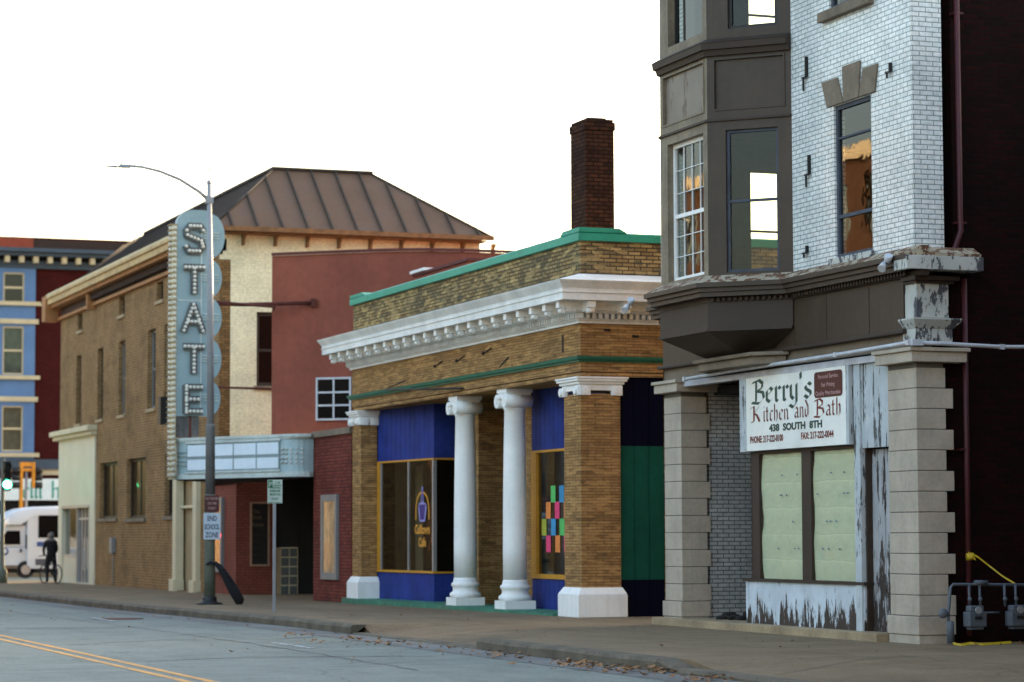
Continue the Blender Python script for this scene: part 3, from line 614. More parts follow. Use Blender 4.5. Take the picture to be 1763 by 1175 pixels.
mb = MB(); mb.box(17.29, 17.88, 30.95, 31.3, 4.862, 4.90); mb.box(17.25, 17.94, 30.9, 31.3, 4.902, 4.96); mb.build('corner_block_cap', 'brown_dark', B1)
# offset outline of front incl. bay
def outline(off, yend=39.6, y0=30.78):
    c = off*math.tan(R(22.5))
    return [(17.3-off, y0), (17.3-off, Pn[0][1]-c), (Pn[1][0]-off, Pn[1][1]-c), (Pn[2][0]-off, Pn[2][1]+c), (17.3-off, Pn[3][1]+c), (17.3-off, yend)]
def band(mb, o1, z0, z1, o0=-.1, o1t=None, **k):
    a = outline(o1, **k); at = outline(o1t if o1t is not None else o1, **k); b = outline(o0, **k)
    for i in range(len(a)-1):
        mb.hexa([(*a[i], z0), (*a[i+1], z0), (*b[i+1], z0), (*b[i], z0), (*at[i], z1), (*at[i+1], z1), (*b[i+1], z1), (*b[i], z1)])
mb = MB(); band(mb, .17, 5.03, 5.10); band(mb, .21, 5.102, 5.165, o1t=.21); band(mb, .26, 5.167, 5.235)
mb.build('cornice', 'brown_paint', B1)
mb = MB(); band(mb, .25, 5.237, 5.36, o1t=.03); mb.box(17.05, 18.2, 30.77, 31.2, 5.22, 5.26); mb.hexa([(17.06, 30.78, 5.262), (18.2, 30.78, 5.262), (18.2, 31.13, 5.262), (17.06, 31.13, 5.262), (17.28, 30.97, 5.36), (18.2, 30.97, 5.36), (18.2, 31.13, 5.36), (17.28, 31.13, 5.36)]); mb.build('ledge_top', 'ledge', B1)
mb = MB(); mb.box(17.045, 18.22, 30.74, 31.13, 5.03, 5.215); mb.build('cornice_return', 'white_flake', B1, bevel=.006)
mb = MB(); band(mb, .03, 4.955, 5.028); 
for k in range(60): 
    y = 31.1+k*.09
    if y < 34.5: mb.box(17.2, 17.25, y, y+.045, 4.97, 5.025)
FC = Fr(Pn[0][0], Pn[0][1], -.70711, .70711, .70711, .70711); FB = FX(16.35)
for k in range(14): FC.box(mb, .06+k*.09, .105+k*.09, 4.97, 5.02, -.08, -.03)
mb.build('dentils', 'brown_dark', B1)
# bay window
BAY = None
mb = MB()
cw = 1.3435
def pil(mb, F, u0, u1, z0, z1, d0=0, d1=.12): F.box(mb, u0, u1, z0, z1, d0, d1)
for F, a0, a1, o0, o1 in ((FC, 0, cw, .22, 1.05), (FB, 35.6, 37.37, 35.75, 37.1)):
    mb.mi = 1 if F is FB else 0  # street facet gets the paint with sky light put into its colour
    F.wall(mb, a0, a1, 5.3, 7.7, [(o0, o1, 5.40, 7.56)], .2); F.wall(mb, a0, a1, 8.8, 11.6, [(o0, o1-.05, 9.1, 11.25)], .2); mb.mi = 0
FO = Fr(16.35, 37.37, .70711, .70711, .70711, -.70711)
FO.wall(mb, 0, cw, 5.3, 11.6, [(.22, 1.05, 5.4, 7.56), (.22, 1.05, 9.1, 11.25)], .2)
BAY = mb.build('bay_window', ['brown_paint', 'brown_skylit'], B1)
def oband(mb, o1, z0, z1, o1t=None):
    a = outline(o1)[1:5]; at = outline(o1t if o1t is not None else o1)[1:5]; b = outline(-.1)[1:5]
    for i in range(3): mb.hexa([(*a[i], z0), (*a[i+1], z0), (*b[i+1], z0), (*b[i], z0), (*at[i], z1), (*at[i+1], z1), (*b[i+1], z1), (*b[i], z1)])
mb = MB(); oband(mb, .05, 8.70, 8.79, .07); oband(mb, .11, 8.79, 8.89, .12); oband(mb, .13, 8.891, 8.96, .02); mb.cut(); oband(mb, .035, 7.70, 7.735); mb.cut(); oband(mb, .0, 11.3, 11.6); mb.build('bay_cornice', 'brown_dark', BAY)
mb = MB()
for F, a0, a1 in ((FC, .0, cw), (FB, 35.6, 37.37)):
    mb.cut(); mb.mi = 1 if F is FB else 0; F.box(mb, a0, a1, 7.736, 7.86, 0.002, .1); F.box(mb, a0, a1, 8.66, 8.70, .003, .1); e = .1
    F.box(mb, a0, a0+e, 7.86, 8.66, .002, .1); F.box(mb, a1-e, a1, 7.86, 8.66, .002, .1)
    F.box(mb, a0+e, a0+e+.025, 7.86, 8.66, -.012, .1); F.box(mb, a1-e-.025, a1-e, 7.86, 8.66, -.012, .1); F.box(mb, a0+e+.025, a1-e-.025, 7.86, 7.885, -.012, .1); F.box(mb, a0+e+.025, a1-e-.025, 8.635, 8.66, -.012, .1)
mb.build('bay_panel_frame', ['brown_paint', 'brown_skylit'], BAY)
mb = MB(); FC.box(mb, .12, cw-.12, 7.88, 8.64, .035, .09); mb.build('bay_panel', 'brown_paint', BAY)
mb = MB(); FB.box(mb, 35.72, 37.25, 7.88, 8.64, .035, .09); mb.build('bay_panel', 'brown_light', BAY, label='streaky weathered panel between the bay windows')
window(FC, .22, 1.05, 5.40, 7.56, .05, BAY, 'frame_slate', 'glass_old', .045, rail=6.48, rw=.04)
window(FC, .22, 1.0, 9.1, 11.25, .05, BAY, 'black', 'glass_old', .05, rail=10.3)
window(FB, 35.75, 37.1, 5.40, 7.56, .10, BAY, 'white_paint', 'glass', .065, rail=6.42, cols=4, rows_up=3, rows_low=3, mw=.010, rw=.06, lab='white sash window with narrow glazing bars')
window(FB, 35.75, 37.05, 9.1, 11.25, .12, BAY, 'black', 'glass', .05, rail=10.3)
window(FO, .22, 1.05, 5.4, 7.56, .12, BAY, 'metal', 'glass', .045, rail=6.48)
mb = MB(); oband(mb, .02, 4.56, 4.953); oband(mb, .045, 4.52, 4.56)
a = outline(.02)[1:5]; tip = [(17.29, 35.35), (17.0, 35.7), (17.0, 36.6), (17.29, 37.4)]; tip = [(17.29, 35.5), (17.02, 35.9), (17.02, 37.1), (17.29, 37.5)]
mb.grid([[(*p, 4.52) for p in a], [(*p, 4.20) for p in tip]], sm=False); mb.face([(*p, 4.2) for p in tip])
mb.build('bay_corbel', 'brown_dark', BAY)
mb = MB(); mb.prism([(17.29, 34.9), (16.93, 35.3), (16.93, 37.3), (17.29, 37.7)], 4.02, 4.14); mb.prism([(17.29, 34.8), (16.86, 35.25), (16.86, 37.35), (17.29, 37.8)], 4.142, 4.2); mb.build('bay_foot', 'tan_trim', BAY, bevel=.01)
# downpipe, lamps
mb = MB(); mb.tube([(17.86, 31.0, 5.28), (17.93, 31.0, 5.36), (18.02, 30.99, 5.6), (18.03, 31.02, 5.75), (18.03, 31.03, 11.6)], .04, 10); mb.tube([(18.08, 31.03, 4.95), (18.08, 31.03, .1)], .04, 10)
for z in (5.7, 8.6, 2.6, 10.1): mb.box(17.98, 18.12, 31.0, 31.14, z, z+.03)
mb.build('downpipe', 'pipe_red', B1)
mb = MB()
for (x, y, z) in ((17.0, 31.25, 5.12), (16.15, 38.2, 5.1)):
    mb.cut(); mb.tube([(x, y, z+.1), (x-.02, y, z-.02)], .02, 6); mb.tube([(x-.02, y, z+.02), (x-.1, y-.06, z-.06)], [.04, .06], 8); mb.tube([(x, y-.06, z+.04), (x-.02, y-.12, z+.12)], [.045, .06], 8)
mb.build('floodlight', 'conduit', B1)
# shop sign
SG = thing('shop_sign', "white shop sign with blackletter Berry's Kitchen and Bath over the papered windows", 'sign', (17.3, 34.7, 2.74))
mb = MB(); F1.box(mb, 32.97, 36.48, 2.745, 3.865, -.02, .04); mb.build('sign_board', 'sign_white', SG)
mb = MB(); F1.box(mb, 36.28, 36.50, 2.74, 3.868, -.028, .045); mb.cut(); F1.box(mb, 32.90, 32.985, 2.74, 3.868, -.027, .045); mb.build('sign_edge', 'post_peel', SG)
FT = F1
blackletter(FT, "Berry's", 36.07, 3.465, .35, -.024, 'ink_green', SG, 'lettering', 1.62, .080)
blackletter(FT, 'K', 36.12, 3.18, .24, -.024, 'ink_red', SG, 'lettering', 2.0, .07)
blackletter(FT, 'itchen', 35.68, 3.18, .25, -.024, 'ink_red', SG, 'lettering', 1.27, .065)
blackletter(FT, 'and', 34.63, 3.19, .25, -.024, 'ink_red', SG, 'lettering', 1.2, .065)
blackletter(FT, 'B', 33.99, 3.17, .26, -.024, 'ink_red', SG, 'lettering', 1.6, .07)
blackletter(FT, 'ath', 33.62, 3.18, .25, -.024, 'ink_red', SG, 'lettering', 1.35, .065)
text_on(FT, '438  SOUTH  8TH', 34.6, 3.02, .145, -.024, 'ink_green', SG, sx=1.55, flip=True, ext=.001, bold=.006)
text_on(FT, 'PHONE: 217-222-0100', 36.15, 2.865, .14, -.024, 'ink_red', SG, sx=.86, flip=True, ext=.001, align='LEFT', bold=.004)
text_on(FT, 'FAX: 217-222-0044', 34.42, 2.865, .14, -.024, 'ink_red', SG, sx=.93, flip=True, ext=.001, align='LEFT', bold=.004)
mb = MB(); u0, u1, z0, z1, r_ = 33.09, 33.97, 3.445, 3.82, .07
poly = []
for cx, cz, a0 in ((u1-r_, z1-.05, 0), (u0+r_, z1-.05, 90), (u0+r_, z0+.05, 180), (u1-r_, z0+.05, 270)):
    for k in range(5): a = R(a0+k*22.5); poly.append(FT.P(cx+r_*math.cos(a), cz+.05*math.sin(a), -.026))
mb.face(poly); mb.build('slogan_panel', 'maroon', SG)
for s_, z_ in (('Personal Service', 3.72), ('Fair Pricing', 3.60), ('Quality Merchandise', 3.48)): text_on(FT, s_, 33.53, z_, .085, -.029, 'pink_txt', SG, sx=1.1, flip=True, ext=.0008, bold=.001)
# gas meters with pipes
GM = thing('gas_pipework', 'grey gas pipe run on risers beside the stone pier feeding two meters', 'pipework', (17.6, 30.7, 0))
mb = MB(); mb.tube([(17.52, 30.62, .05), (17.52, 30.62, .4), (17.56, 30.62, .76), (17.6, 30.62, .80), (20.2, 30.72, .76)], .022, 8)
for x in (17.84, 18.0, 18.38, 18.55): mb.tube([(x, 30.62, .79), (x, 30.6, .5)], .018, 8); mb.ball((x, 30.6, .6), .035, 6)
mb.tube([(17.93, 30.62, .82), (18.12, 30.62, .82)], .035, 8); mb.ball((17.42, 30.58, .42), .07, 8, (1, .7, 1)); mb.tube([(17.42, 30.6, .42), (17.52, 30.6, .42)], .03, 8); mb.lathe(17.54, 30.6, [(.05, .02), (.05, .3), (.03, .32)], 10)
mb.tube([(18.08, 30.6, .42), (18.3, 30.62, .42)], .014, 6)
mb.build('pipe', 'meter', GM)
def meter(x, y, lab):
    t = thing('gas_meter', lab, 'gas meter', (x, y, .2), 'gas meters on the side wall')
    mb = MB(); mb.prism([(x-.13, y-.08), (x+.13, y-.08), (x+.15, y), (x+.13, y+.1), (x-.13, y+.1), (x-.15, y)], .24, .44); mb.prism([(x-.10, y-.06), (x+.10, y-.06), (x+.12, y), (x+.10, y+.08), (x-.10, y+.08), (x-.12, y)], .44, .52); mb.prism([(x-.10, y-.06), (x+.10, y-.06), (x+.10, y+.08), (x-.10, y+.08)], .2, .24)
    mb.build('meter_body', 'meter', t, bevel=.015)
    mb = MB(); mb.tube([(x, y-.081, .46), (x, y-.10, .46)], .05, 12); mb.build('dial', 'alu', t)
    mb = MB(); mb.box(x-.05, x+.05, y-.095, y-.081, .34, .38); mb.build('meter_plate', 'black', t)
meter(17.86, 30.5, 'grey gas meter nearer the stone pier'); meter(18.5, 30.5, 'grey gas meter at the right edge beyond the first one')
mb = MB()
def ribbon(pts, w):
    rows = []
    for k, p in enumerate(pts): rows.append([(p[0], p[1], p[2]+w), (p[0]+.01, p[1]-.01, p[2]-w)])
    mb.grid(rows, sm=False)
ribbon([(18.02, 30.97, 1.18), (18.08, 30.94, 1.2), (18.16, 30.93, 1.16), (18.3, 30.9, 1.05), (18.46, 30.8, .9), (18.6, 30.66, .78)], .018); ribbon([(18.03, 30.96, 1.22), (18.12, 30.93, 1.13)], .02)
mb.tube([(18.03, 31.0, 1.16), (18.13, 30.97, 1.17)], .05, 8)
ribbon([(17.45, 30.4, .03), (17.55, 30.35, .01), (17.7, 30.38, .03), (17.85, 30.33, .015), (18.1, 30.4, .02), (18.35, 30.42, .03)], .016)
tag(mb.build('caution_tape', 'tape'), 'yellow caution tape tied to the maroon downpipe and trailing over the gas pipe', 'tape')
# ================================================================== BANK (café)
B2 = thing('cafe_building', 'single storey buff brick former bank with white columns, white cornice and green coping', 'building', (17.3, 43.17, 0))
Y0, Y1 = 43.17, 57.3; FS = FY(Y0)
def ring(mb, o, z0, z1, ot=None, y1=None, xe=31):     # band round front and near side
    ot = o if ot is None else ot; yb = (y1 or Y1)
    a = [(xe, Y0-o), (17.3-o, Y0-o), (17.3-o, yb+o), (20, yb+o)]; t = [(xe, Y0-ot), (17.3-ot, Y0-ot), (17.3-ot, yb+ot), (20, yb+ot)]; b = [(xe, Y0+.2), (17.5, Y0+.2), (17.5, yb-.2), (20, yb-.2)]
    for i in range(3): mb.hexa([(*a[i], z0), (*a[i+1], z0), (*b[i+1], z0), (*b[i], z0), (*t[i], z1), (*t[i+1], z1), (*b[i+1], z1), (*b[i], z1)])
mb = MB(); mb.box(17.3, 31, Y0, Y1, 4.39, 5.25); mb.build('frieze_wall', 'bank_brick', B2)
mb = MB(); mb.box(17.315, 31, Y0+.015, Y1-.015, 4.30, 4.375); mb.box(17.4, 31, Y0+.1, Y1-.1, 4.376, 4.389); mb.build('lintel', 'bank_brick', B2)
mb = MB(); mb.box(17.32, 31, Y0+.02, Y1-.02, 6.12, 6.74); mb.build('parapet', 'parapet_brick', B2)
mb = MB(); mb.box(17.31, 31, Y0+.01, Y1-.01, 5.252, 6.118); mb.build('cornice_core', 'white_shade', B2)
mb = MB(); ring(mb, .05, 6.745, 6.87); ring(mb, .05, 6.872, 6.90, .02)
mb.hexa([(17.26, Y0-.05, 6.90), (18.2, Y0-.05, 6.90), (18.2, Y0+.9, 6.90), (17.26, Y0+.9, 6.90), (17.26, Y0-.05, 6.98), (18.05, Y0-.05, 6.98), (18.05, Y0+.75, 6.98), (17.26, Y0+.75, 6.98)])
mb.hexa([(17.26, Y1-1.1, 6.90), (17.8, Y1-1.1, 6.90), (17.8, Y1+.05, 6.90), (17.26, Y1+.05, 6.90), (17.26, Y1-.9, 6.97), (17.8, Y1-.9, 6.97), (17.8, Y1+.05, 6.97), (17.26, Y1+.05, 6.97)])
mb.build('coping', 'green_cop', B2)
mb = MB(); ring(mb, .09, 4.60, 4.66, .11); ring(mb, .05, 4.56, 4.599); mb.build('green_band', 'green_band', B2)
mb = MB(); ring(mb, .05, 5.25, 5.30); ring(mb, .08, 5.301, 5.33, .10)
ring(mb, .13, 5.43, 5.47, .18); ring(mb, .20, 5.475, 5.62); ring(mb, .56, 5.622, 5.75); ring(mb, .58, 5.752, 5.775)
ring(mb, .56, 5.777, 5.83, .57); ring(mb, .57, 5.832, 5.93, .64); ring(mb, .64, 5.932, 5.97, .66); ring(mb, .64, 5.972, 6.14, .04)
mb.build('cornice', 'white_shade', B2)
mb = MB()
for k in range(120):
    y = Y0-.1+k*.12
    if y < Y1+.1: mb.box(17.18, 17.28, y, y+.065, 5.335, 5.425)
for k in range(100): x = 17.25+k*.12; mb.box(x, x+.065, Y0-.12, Y0-.02, 5.335, 5.425)
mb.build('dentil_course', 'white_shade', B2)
def modillion(F, u):
    mb = MB(); F.box(mb, u-.075, u+.075, 5.50, 5.618, -.50, -.2); F.box(mb, u-.065, u+.065, 5.44, 5.499, -.36, -.18)
    mb.tube([F.P(u-.07, 5.45, -.42), F.P(u+.07, 5.45, -.42)], .05, 8); return mb.build('modillion', 'white_paint', B2)
for k in range(22): modillion(FX(17.3), 43.02+.684*k)
for k in range(6): modillion(FS, 17.32+.684*k)
def pillar(F, u0, u1, sidew, zb):
    mb = MB(); F.box(mb, u0, u1, zb+.5, 3.99, 0, sidew); p = mb.build('pillar', 'bank_brick', B2)
    mb = MB(); F.box(mb, u0-.11, u1+.08, zb, .40, -.11, sidew+.08)
    P = F.P
    mb.hexa([P(u0-.11, .402, -.11), P(u1+.08, .402, -.11), P(u1+.08, .402, sidew+.08), P(u0-.11, .402, sidew+.08), P(u0-.02, .53, -.02), P(u1+.02, .53, -.02), P(u1+.02, .53, sidew+.02), P(u0-.02, .53, sidew+.02)])
    mb.build('pillar_base', 'white_paint', p, bevel=.01)
    mb = MB(); F.box(mb, u0-.03, u1+.03, 4.05, 4.16, -.03, sidew+.03); F.box(mb, u0-.07, u1+.07, 4.161, 4.21, -.07, sidew+.06); F.box(mb, u0-.11, u1+.11, 4.211, 4.255, -.11, sidew+.1); F.box(mb, u0-.13, u1+.13, 4.256, 4.29, -.13, sidew+.12)
    for uu in (u0+.05, u1-.05):
        F.box(mb, uu-.10, uu+.10, 3.96, 4.12, -.075, .02)
        mb.tube([P(uu, 4.04, -.11), P(uu, 4.04, -.02)], .07, 10)
    for dd in (.06, sidew-.08):
        F.box(mb, u0-.075, u0+.02, 3.96, 4.13, dd-.10, dd+.10); mb.tube([P(u0-.09, 4.045, dd), P(u0-.02, 4.045, dd)], .06, 10)
    mb.build('capital', 'white_paint', p, bevel=.006)
pillar(F1, 43.17, 43.99, .76, 0.0); pillar(F1, 56.6, 57.27, .38, -.02)
def column(cx, cy):
    zb = .04; mb = MB()
    mb.lathe(cx, cy, [(.235, .60), (.236, 1.2), (.232, 2.0), (.218, 3.0), (.20, 3.88), (.215, 3.90), (.215, 3.93), (.198, 3.95), (.198, 4.02)], 28); c = mb.build('column', 'white_paint', B2)
    mb = MB(); mb.box(cx-.31, cx+.31, cy-.31, cy+.31, zb, .20)
    mb.lathe(cx, cy, [(.30, .202), (.325, .23), (.325, .27), (.30, .30), (.27, .315), (.255, .36), (.262, .41), (.285, .43), (.295, .46), (.285, .49), (.255, .51), (.245, .55), (.236, .60)], 28); mb.build('column_base', 'white_paint', c)
    mb = MB(); mb.box(cx-.27, cx+.27, cy-.27, cy+.27, 4.22, 4.295); mb.box(cx-.25, cx+.25, cy-.23, cy+.23, 4.13, 4.219); mb.lathe(cx, cy, [(.2, 4.02), (.24, 4.08), (.24, 4.13)], 20)
    for s in (-1, 1):
        mb.tube([(cx-.30, cy+s*.21, 4.06), (cx+.27, cy+s*.21, 4.06)], [.135, .115], 14); mb.tube([(cx-.315, cy+s*.21, 4.06), (cx-.30, cy+s*.21, 4.06)], .05, 10)
        mb.tube([(cx-.27, cy+s*.21, 4.10), (cx-.27, cy-s*.0, 4.14)], .05, 6)
    mb.build('capital', 'white_paint', c)
column(17.62, 47.44); column(17.62, 50.35)
# floor, recess shell
mb = MB(); mb.prism([(17.15, 44.2), (20.5, 44.2), (20.5, 57.25), (17.9, 57.33), (17.15, 57.6)], -.12, .04); mb.build('plinth', 'green_floor', B2)
mb = MB(); mb.box(20.4, 20.6, 43.9, 57.2, .04, 4.3); mb.cut(); mb.box(17.7, 20.4, 57.1, 57.25, .04, 4.3); mb.build('recess_back_wall', 'void', B2)
mb = MB(); mb.box(18.12, 20.35, 50.95, 51.95, .04, 4.3); mb.cut(); mb.box(18.12, 18.5, 47.8, 48.5, .04, 4.3); mb.build('doorway_pier', 'bank_brick', B2)
mb = MB(); mb.box(20.2, 20.39, 48.6, 50.9, .04, 2.9); dd = mb.build('door', 'navy', B2)
# left window box
A = (17.70, 56.59); Bq = (17.95, 53.33); L = math.hypot(Bq[0]-A[0], Bq[1]-A[1]); FW = Fr(A[0], A[1], (Bq[0]-A[0])/L, (Bq[1]-A[1])/L, .997, .077)
mb = MB()
for k in range(12): FW.box(mb, L*k/12, L*(k+1)/12-.012, 3.13, 4.3, 0, .05)
FW.box(mb, 0, L, 3.13, 4.3, .012, .06); mb.cut(); FW.box(mb, 0, L-.0, .04, .64, 0, .06); mb.cut(); FR = FY(Bq[1])
FR.box(mb, Bq[0], 20.3, 3.13, 4.3, .0, .05); mb.cut(); FR.box(mb, Bq[0], 20.3, .04, .64, .0, .05); mb.build('blue_panel', 'blue', B2)
mb = MB(); FW.box(mb, 0, .14, .64, 3.1, -.02, .06); FW.box(mb, 0, L+.02, 3.09, 3.128, -.02, .06); FW.box(mb, 0, L+.02, .641, .69, -.03, .06); FR.box(mb, Bq[0]+.0, 20.3, 3.09, 3.128, -.02, .05); FR.box(mb, Bq[0], 20.3, .641, .68, -.03, .05)
cw1 = mb.build('shop_window', 'yellow', B2)
mb = MB(); FW.box(mb, L-.07, L, .69, 3.09, -.02, .06); mb.cut(); FW.box(mb, L*.54, L*.54+.05, .69, 3.09, 0.0, .05); mb.cut(); FW.box(mb, .14, .19, .69, 3.09, 0.0, .05); mb.build('mullion', 'alu', cw1)
mb = MB(); FW.quad(mb, .15, L-.05, .68, 3.09, .02); FR.quad(mb, Bq[0]+.04, 20.3, .68, 3.09, .02); mb.build('pane', 'glass', cw1)
mb = MB(); FW.box(mb, .1, L-.3, .1, 3.3, 1.9, 2.0); mb.box(18.0, 20.3, 57.0, 57.09, .1, 3.3); mb.box(17.95, 20.4, 53.5, 57.0, .05, .08); mb.build('shop_interior', 'void', B2)
mb = MB(); mb.box(18.6, 18.62, 56.1, 56.6, .1, 3.05); mb.build('inner_curtain', 'cream_dk', cw1)
# decal on left window
DC = MB()
uc = L*.79
def arc(mb, F, uc, z0, z1, w, d, t=.03):
    rows = []
    for k in range(17):
        a = math.pi*k/16; rows.append([F.P(uc-w*math.cos(a), z0+(z1-z0)*math.sin(a)**.6, d), F.P(uc-(w-t)*math.cos(a), z0+(z1-z0-.05)*math.sin(a)**.6, d)])
    mb.grid(rows, sm=False)
mb = MB(); arc(mb, FW, uc, 1.80, 2.42, .40, .012, .06); mb.build('decal_arch', 'orange_decal', cw1)
mb = MB(); P = FW.P
mb.face([P(uc-.15, 1.76, .010), P(uc+.15, 1.76, .010), P(uc+.25, 2.08, .010), P(uc+.18, 2.17, .010), P(uc-.18, 2.17, .010), P(uc-.23, 2.08, .010)]); mb.face([P(uc-.08, 2.17, .011), P(uc+.08, 2.17, .011), P(uc+.03, 2.52, .011), P(uc-.03, 2.52, .011)]); mb.build('decal_bottle', 'lilac', cw1)
mb = MB(); mb.face([P(uc-.11, 1.80, .007), P(uc+.11, 1.80, .007), P(uc+.18, 2.13, .007), P(uc-.18, 2.13, .007)]); mb.face([P(uc-.04, 2.2, .008), P(uc+.04, 2.2, .008), P(uc+.015, 2.46, .008), P(uc-.015, 2.46, .008)]); mb.build('decal_milk', 'purple', cw1)
text_on(FW, 'Calftown', uc, 1.50, .27, .010, 'orange_decal', cw1, sx=.85, ext=.001, bold=.012); text_on(FW, 'Cafe', uc, 1.22, .27, .010, 'orange_decal', cw1, sx=.85, ext=.001, bold=.012)
# right window
Fw2 = FX(18.12)
mb = MB()
for k in range(16): Fw2.box(mb, 43.99+k*.24, 44.218+k*.24, 3.11, 4.3, 0, .05)
Fw2.box(mb, 43.99, 47.79, 3.11, 4.3, .012, .06); mb.cut()
for k in range(16): Fw2.box(mb, 43.99+k*.24, 44.218+k*.24, .04, .62, 0, .05)
Fw2.box(mb, 43.99, 47.79, .04, .62, .012, .06); mb.build('blue_panel', 'blue', B2)
mb = MB(); Fw2.box(mb, 47.52, 47.79, .62, 3.06, -.03, .06); Fw2.box(mb, 43.99, 47.79, 3.062, 3.108, -.03, .06); Fw2.box(mb, 43.99, 47.52, .621, .71, -.03, .06)
cw2 = mb.build('shop_window', 'yellow', B2)
mb = MB(); Fw2.quad(mb, 43.99, 47.52, .7, 3.07, .03); mb.build('pane', 'glass_dark', cw2)
mb = MB(); Fw2.box(mb, 47.33, 47.8, .1, 3.1, .13, .16); mb.box(18.3, 20.3, 44.1, 47.7, .05, .08); mb.build('inner_partition', 'metal', cw2)
notes = [('green', 46.72, 2.09, 'green paper, top row left, taped in the yellow framed cafe window'),
 ('blue', 46.27, 2.085, 'blue paper, top row right, taped in the yellow framed cafe window'),
 ('orange', 46.98, 1.78, 'orange paper left of the upper pink one in the cafe window'),
 ('pink', 46.51, 1.78, 'pink paper in the second row between two orange papers'),
 ('orange', 46.03, 1.78, 'orange paper right of the upper pink one beside the brick pillar'),
 ('yellow', 47.21, 1.455, 'lime yellow paper farthest left of all in the cafe window'),
 ('blue', 46.71, 1.455, 'blue paper in the third row beside the lime yellow one'),
 ('green', 46.26, 1.455, 'green paper in the third row below the upper pink one'),
 ('pink', 46.98, 1.135, 'pink paper at bottom left of the cafe window display'),
 ('orange', 46.49, 1.135, 'orange paper in the bottom row between two pink ones'),
 ('pink', 46.03, 1.135, 'pink paper in the bottom row beside the brick pillar')]
for c_, y_, z_, lb in notes:
    mb = MB(); x = 18.138
    mb.grid([[(x, y_-.125, z_-.005), (x+.004, y_, z_), (x, y_+.125, z_)], [(x, y_-.125, z_+.32), (x+.005, y_, z_+.32), (x, y_+.125, z_+.32)]], sm=False)
    tag(mb.build('paper_notice', 'neon_'+c_), lb, 'paper', 'neon papers in the cafe window')
# side panels
mb = MB(); FSs = FY(Y0+.06)
for k in range(44): FSs.box(mb, 18.07+k*.29, 18.07+k*.29+.275, .66, 3.06, 0, .1)
FSs.box(mb, 18.07, 30.9, .66, 3.06, .012, .12); mb.build('green_side_panel', 'green_board', B2)
mb = MB()
for k in range(44): FSs.box(mb, 18.07+k*.29, 18.07+k*.29+.275, 3.062, 4.3, 0, .1)
FSs.box(mb, 18.07, 30.9, 3.062, 4.3, .012, .12); mb.cut()
for k in range(44): FSs.box(mb, 18.07+k*.29, 18.07+k*.29+.275, 0, .658, 0, .1)
FSs.box(mb, 18.07, 30.9, -.05, .658, .012, .12); mb.build('navy_side_panel', 'navy', B2)
mb = MB()   # rods, anchors and cable on the frieze
mb.tube([(17.0, 53.9, 4.62), (17.02, 51.5, 4.50), (17.28, 49.5, 4.42)], .02, 6); mb.tube([(17.0, 53.9, 4.62), (17.25, 53.2, 4.78)], .015, 6); mb.cut(); mb.tube([(17.22, 47.2, 4.70), (17.29, 46.9, 4.88)], .015, 6)
for y, z in ((49.9, 5.0), (48.3, 5.05), (51.3, 4.98)): mb.cut(); mb.tube([(17.29, y, z), (17.27, y-.5, z+.07)], .012, 6); mb.ball((17.28, y, z), .035, 6)
mb.cut(); mb.box(17.28, 17.3, 44.0, 44.05, 4.78, 5.1)
for x, z in ((17.75, 5.12), (18.3, 5.02)): mb.cut(); mb.box(x, x+.12, Y0-.03, Y0+.01, z, z+.04)
mb.build('wall_anchor', 'black', B2)
# chimney
mb = MB(); rx0, rx1, ry0, ry1 = 18.33, 18.92, 45.45, 46.2
mb.box(rx0, rx1, ry0, ry1, 6.5, 9.15); mb.box(rx0-.02, rx1+.02, ry0-.02, ry1+.02, 9.151, 9.30); mb.box(rx0+.01, rx1-.01, ry0+.01, ry1-.01, 9.301, 9.36)
ch = mb.build('chimney', 'chimney_brick', B2)
mb = MB(); mb.box(rx0+.1, rx1-.12, ry0+.1, ry1-.1, 9.361, 9.40); mb.build('flue', 'roof_dk', ch)
# ================================================================== THEATRE
B3 = thing('theatre_building', 'theatre with curved red stucco wall above a low red brick front and dark lobby', 'building', (17.3, 60, 0))
mb = MB(); F1.wall(mb, 57.34, 60.5, -.2, 3.80, []); mb.box(17.302, 18.6, 60.35, 60.5, -.2, 3.8); mb.build('brick_wall', 'red_brick', B3)
mb = MB(); mb.box(17.24, 18.0, 57.34, 60.55, 3.80, 3.95); mb.build('stone_cap', 'tan_trim', B3, bevel=.01)
curve = [(17.28, 64.33), (18.05, 63.7), (18.92, 63.01), (19.55, 62.54), (20.1, 62.2), (20.67, 61.98), (21.6, 61.82), (22.3, 61.8), (31, 61.8)]
def crv(t):     # t in arc steps: smooth
    return curve
mb = MB(); rows = [[(x, y, z) for x, y in curve] for z in (3.9, 8.6)]; mb.grid(rows, sm=False); mb.face([(17.28, 64.33, 3.9), (17.28, 64.33, 8.6), (20, 66, 8.6), (20, 66, 3.9)])
wl = mb.build('curved_wall', 'red_stucco', B3)
mb = MB(); rows = []
for (x, y) in curve: rows.append([(x-.03, y-.05, 8.6), (x-.03, y-.05, 8.68), (x+.3, y+.5, 8.68)])
mb.grid(rows, sm=False); mb.build('wall_cap', 'red_dark', wl)
FRW = Fr(18.17, 63.60, .783, -.622, .622, .783)
window(FRW, .10, 1.06, 4.36, 5.45, -.07, B3, 'conduit', 'black_glass', .05, rail=None, cols=2, rows_low=0, rows_up=3, mw=.045)
mb = MB(); mb.box(17.6, 31, 57.35, 61.7, 3.6, 3.9); mb.box(18.0, 31, 60.5, 67.9, 3.25, 3.6); mb.build('lobby_roof', 'lobby_red', B3)
mb = MB(); mb.box(20.1, 24.5, 57.2, 61.2, 3.9, 7.86); ph = mb.build('penthouse', 'red_stucco', B3)
mb = MB(); mb.box(20.04, 24.55, 57.14, 61.26, 7.861, 7.93); mb.build('penthouse_cap', 'red_dark', ph)
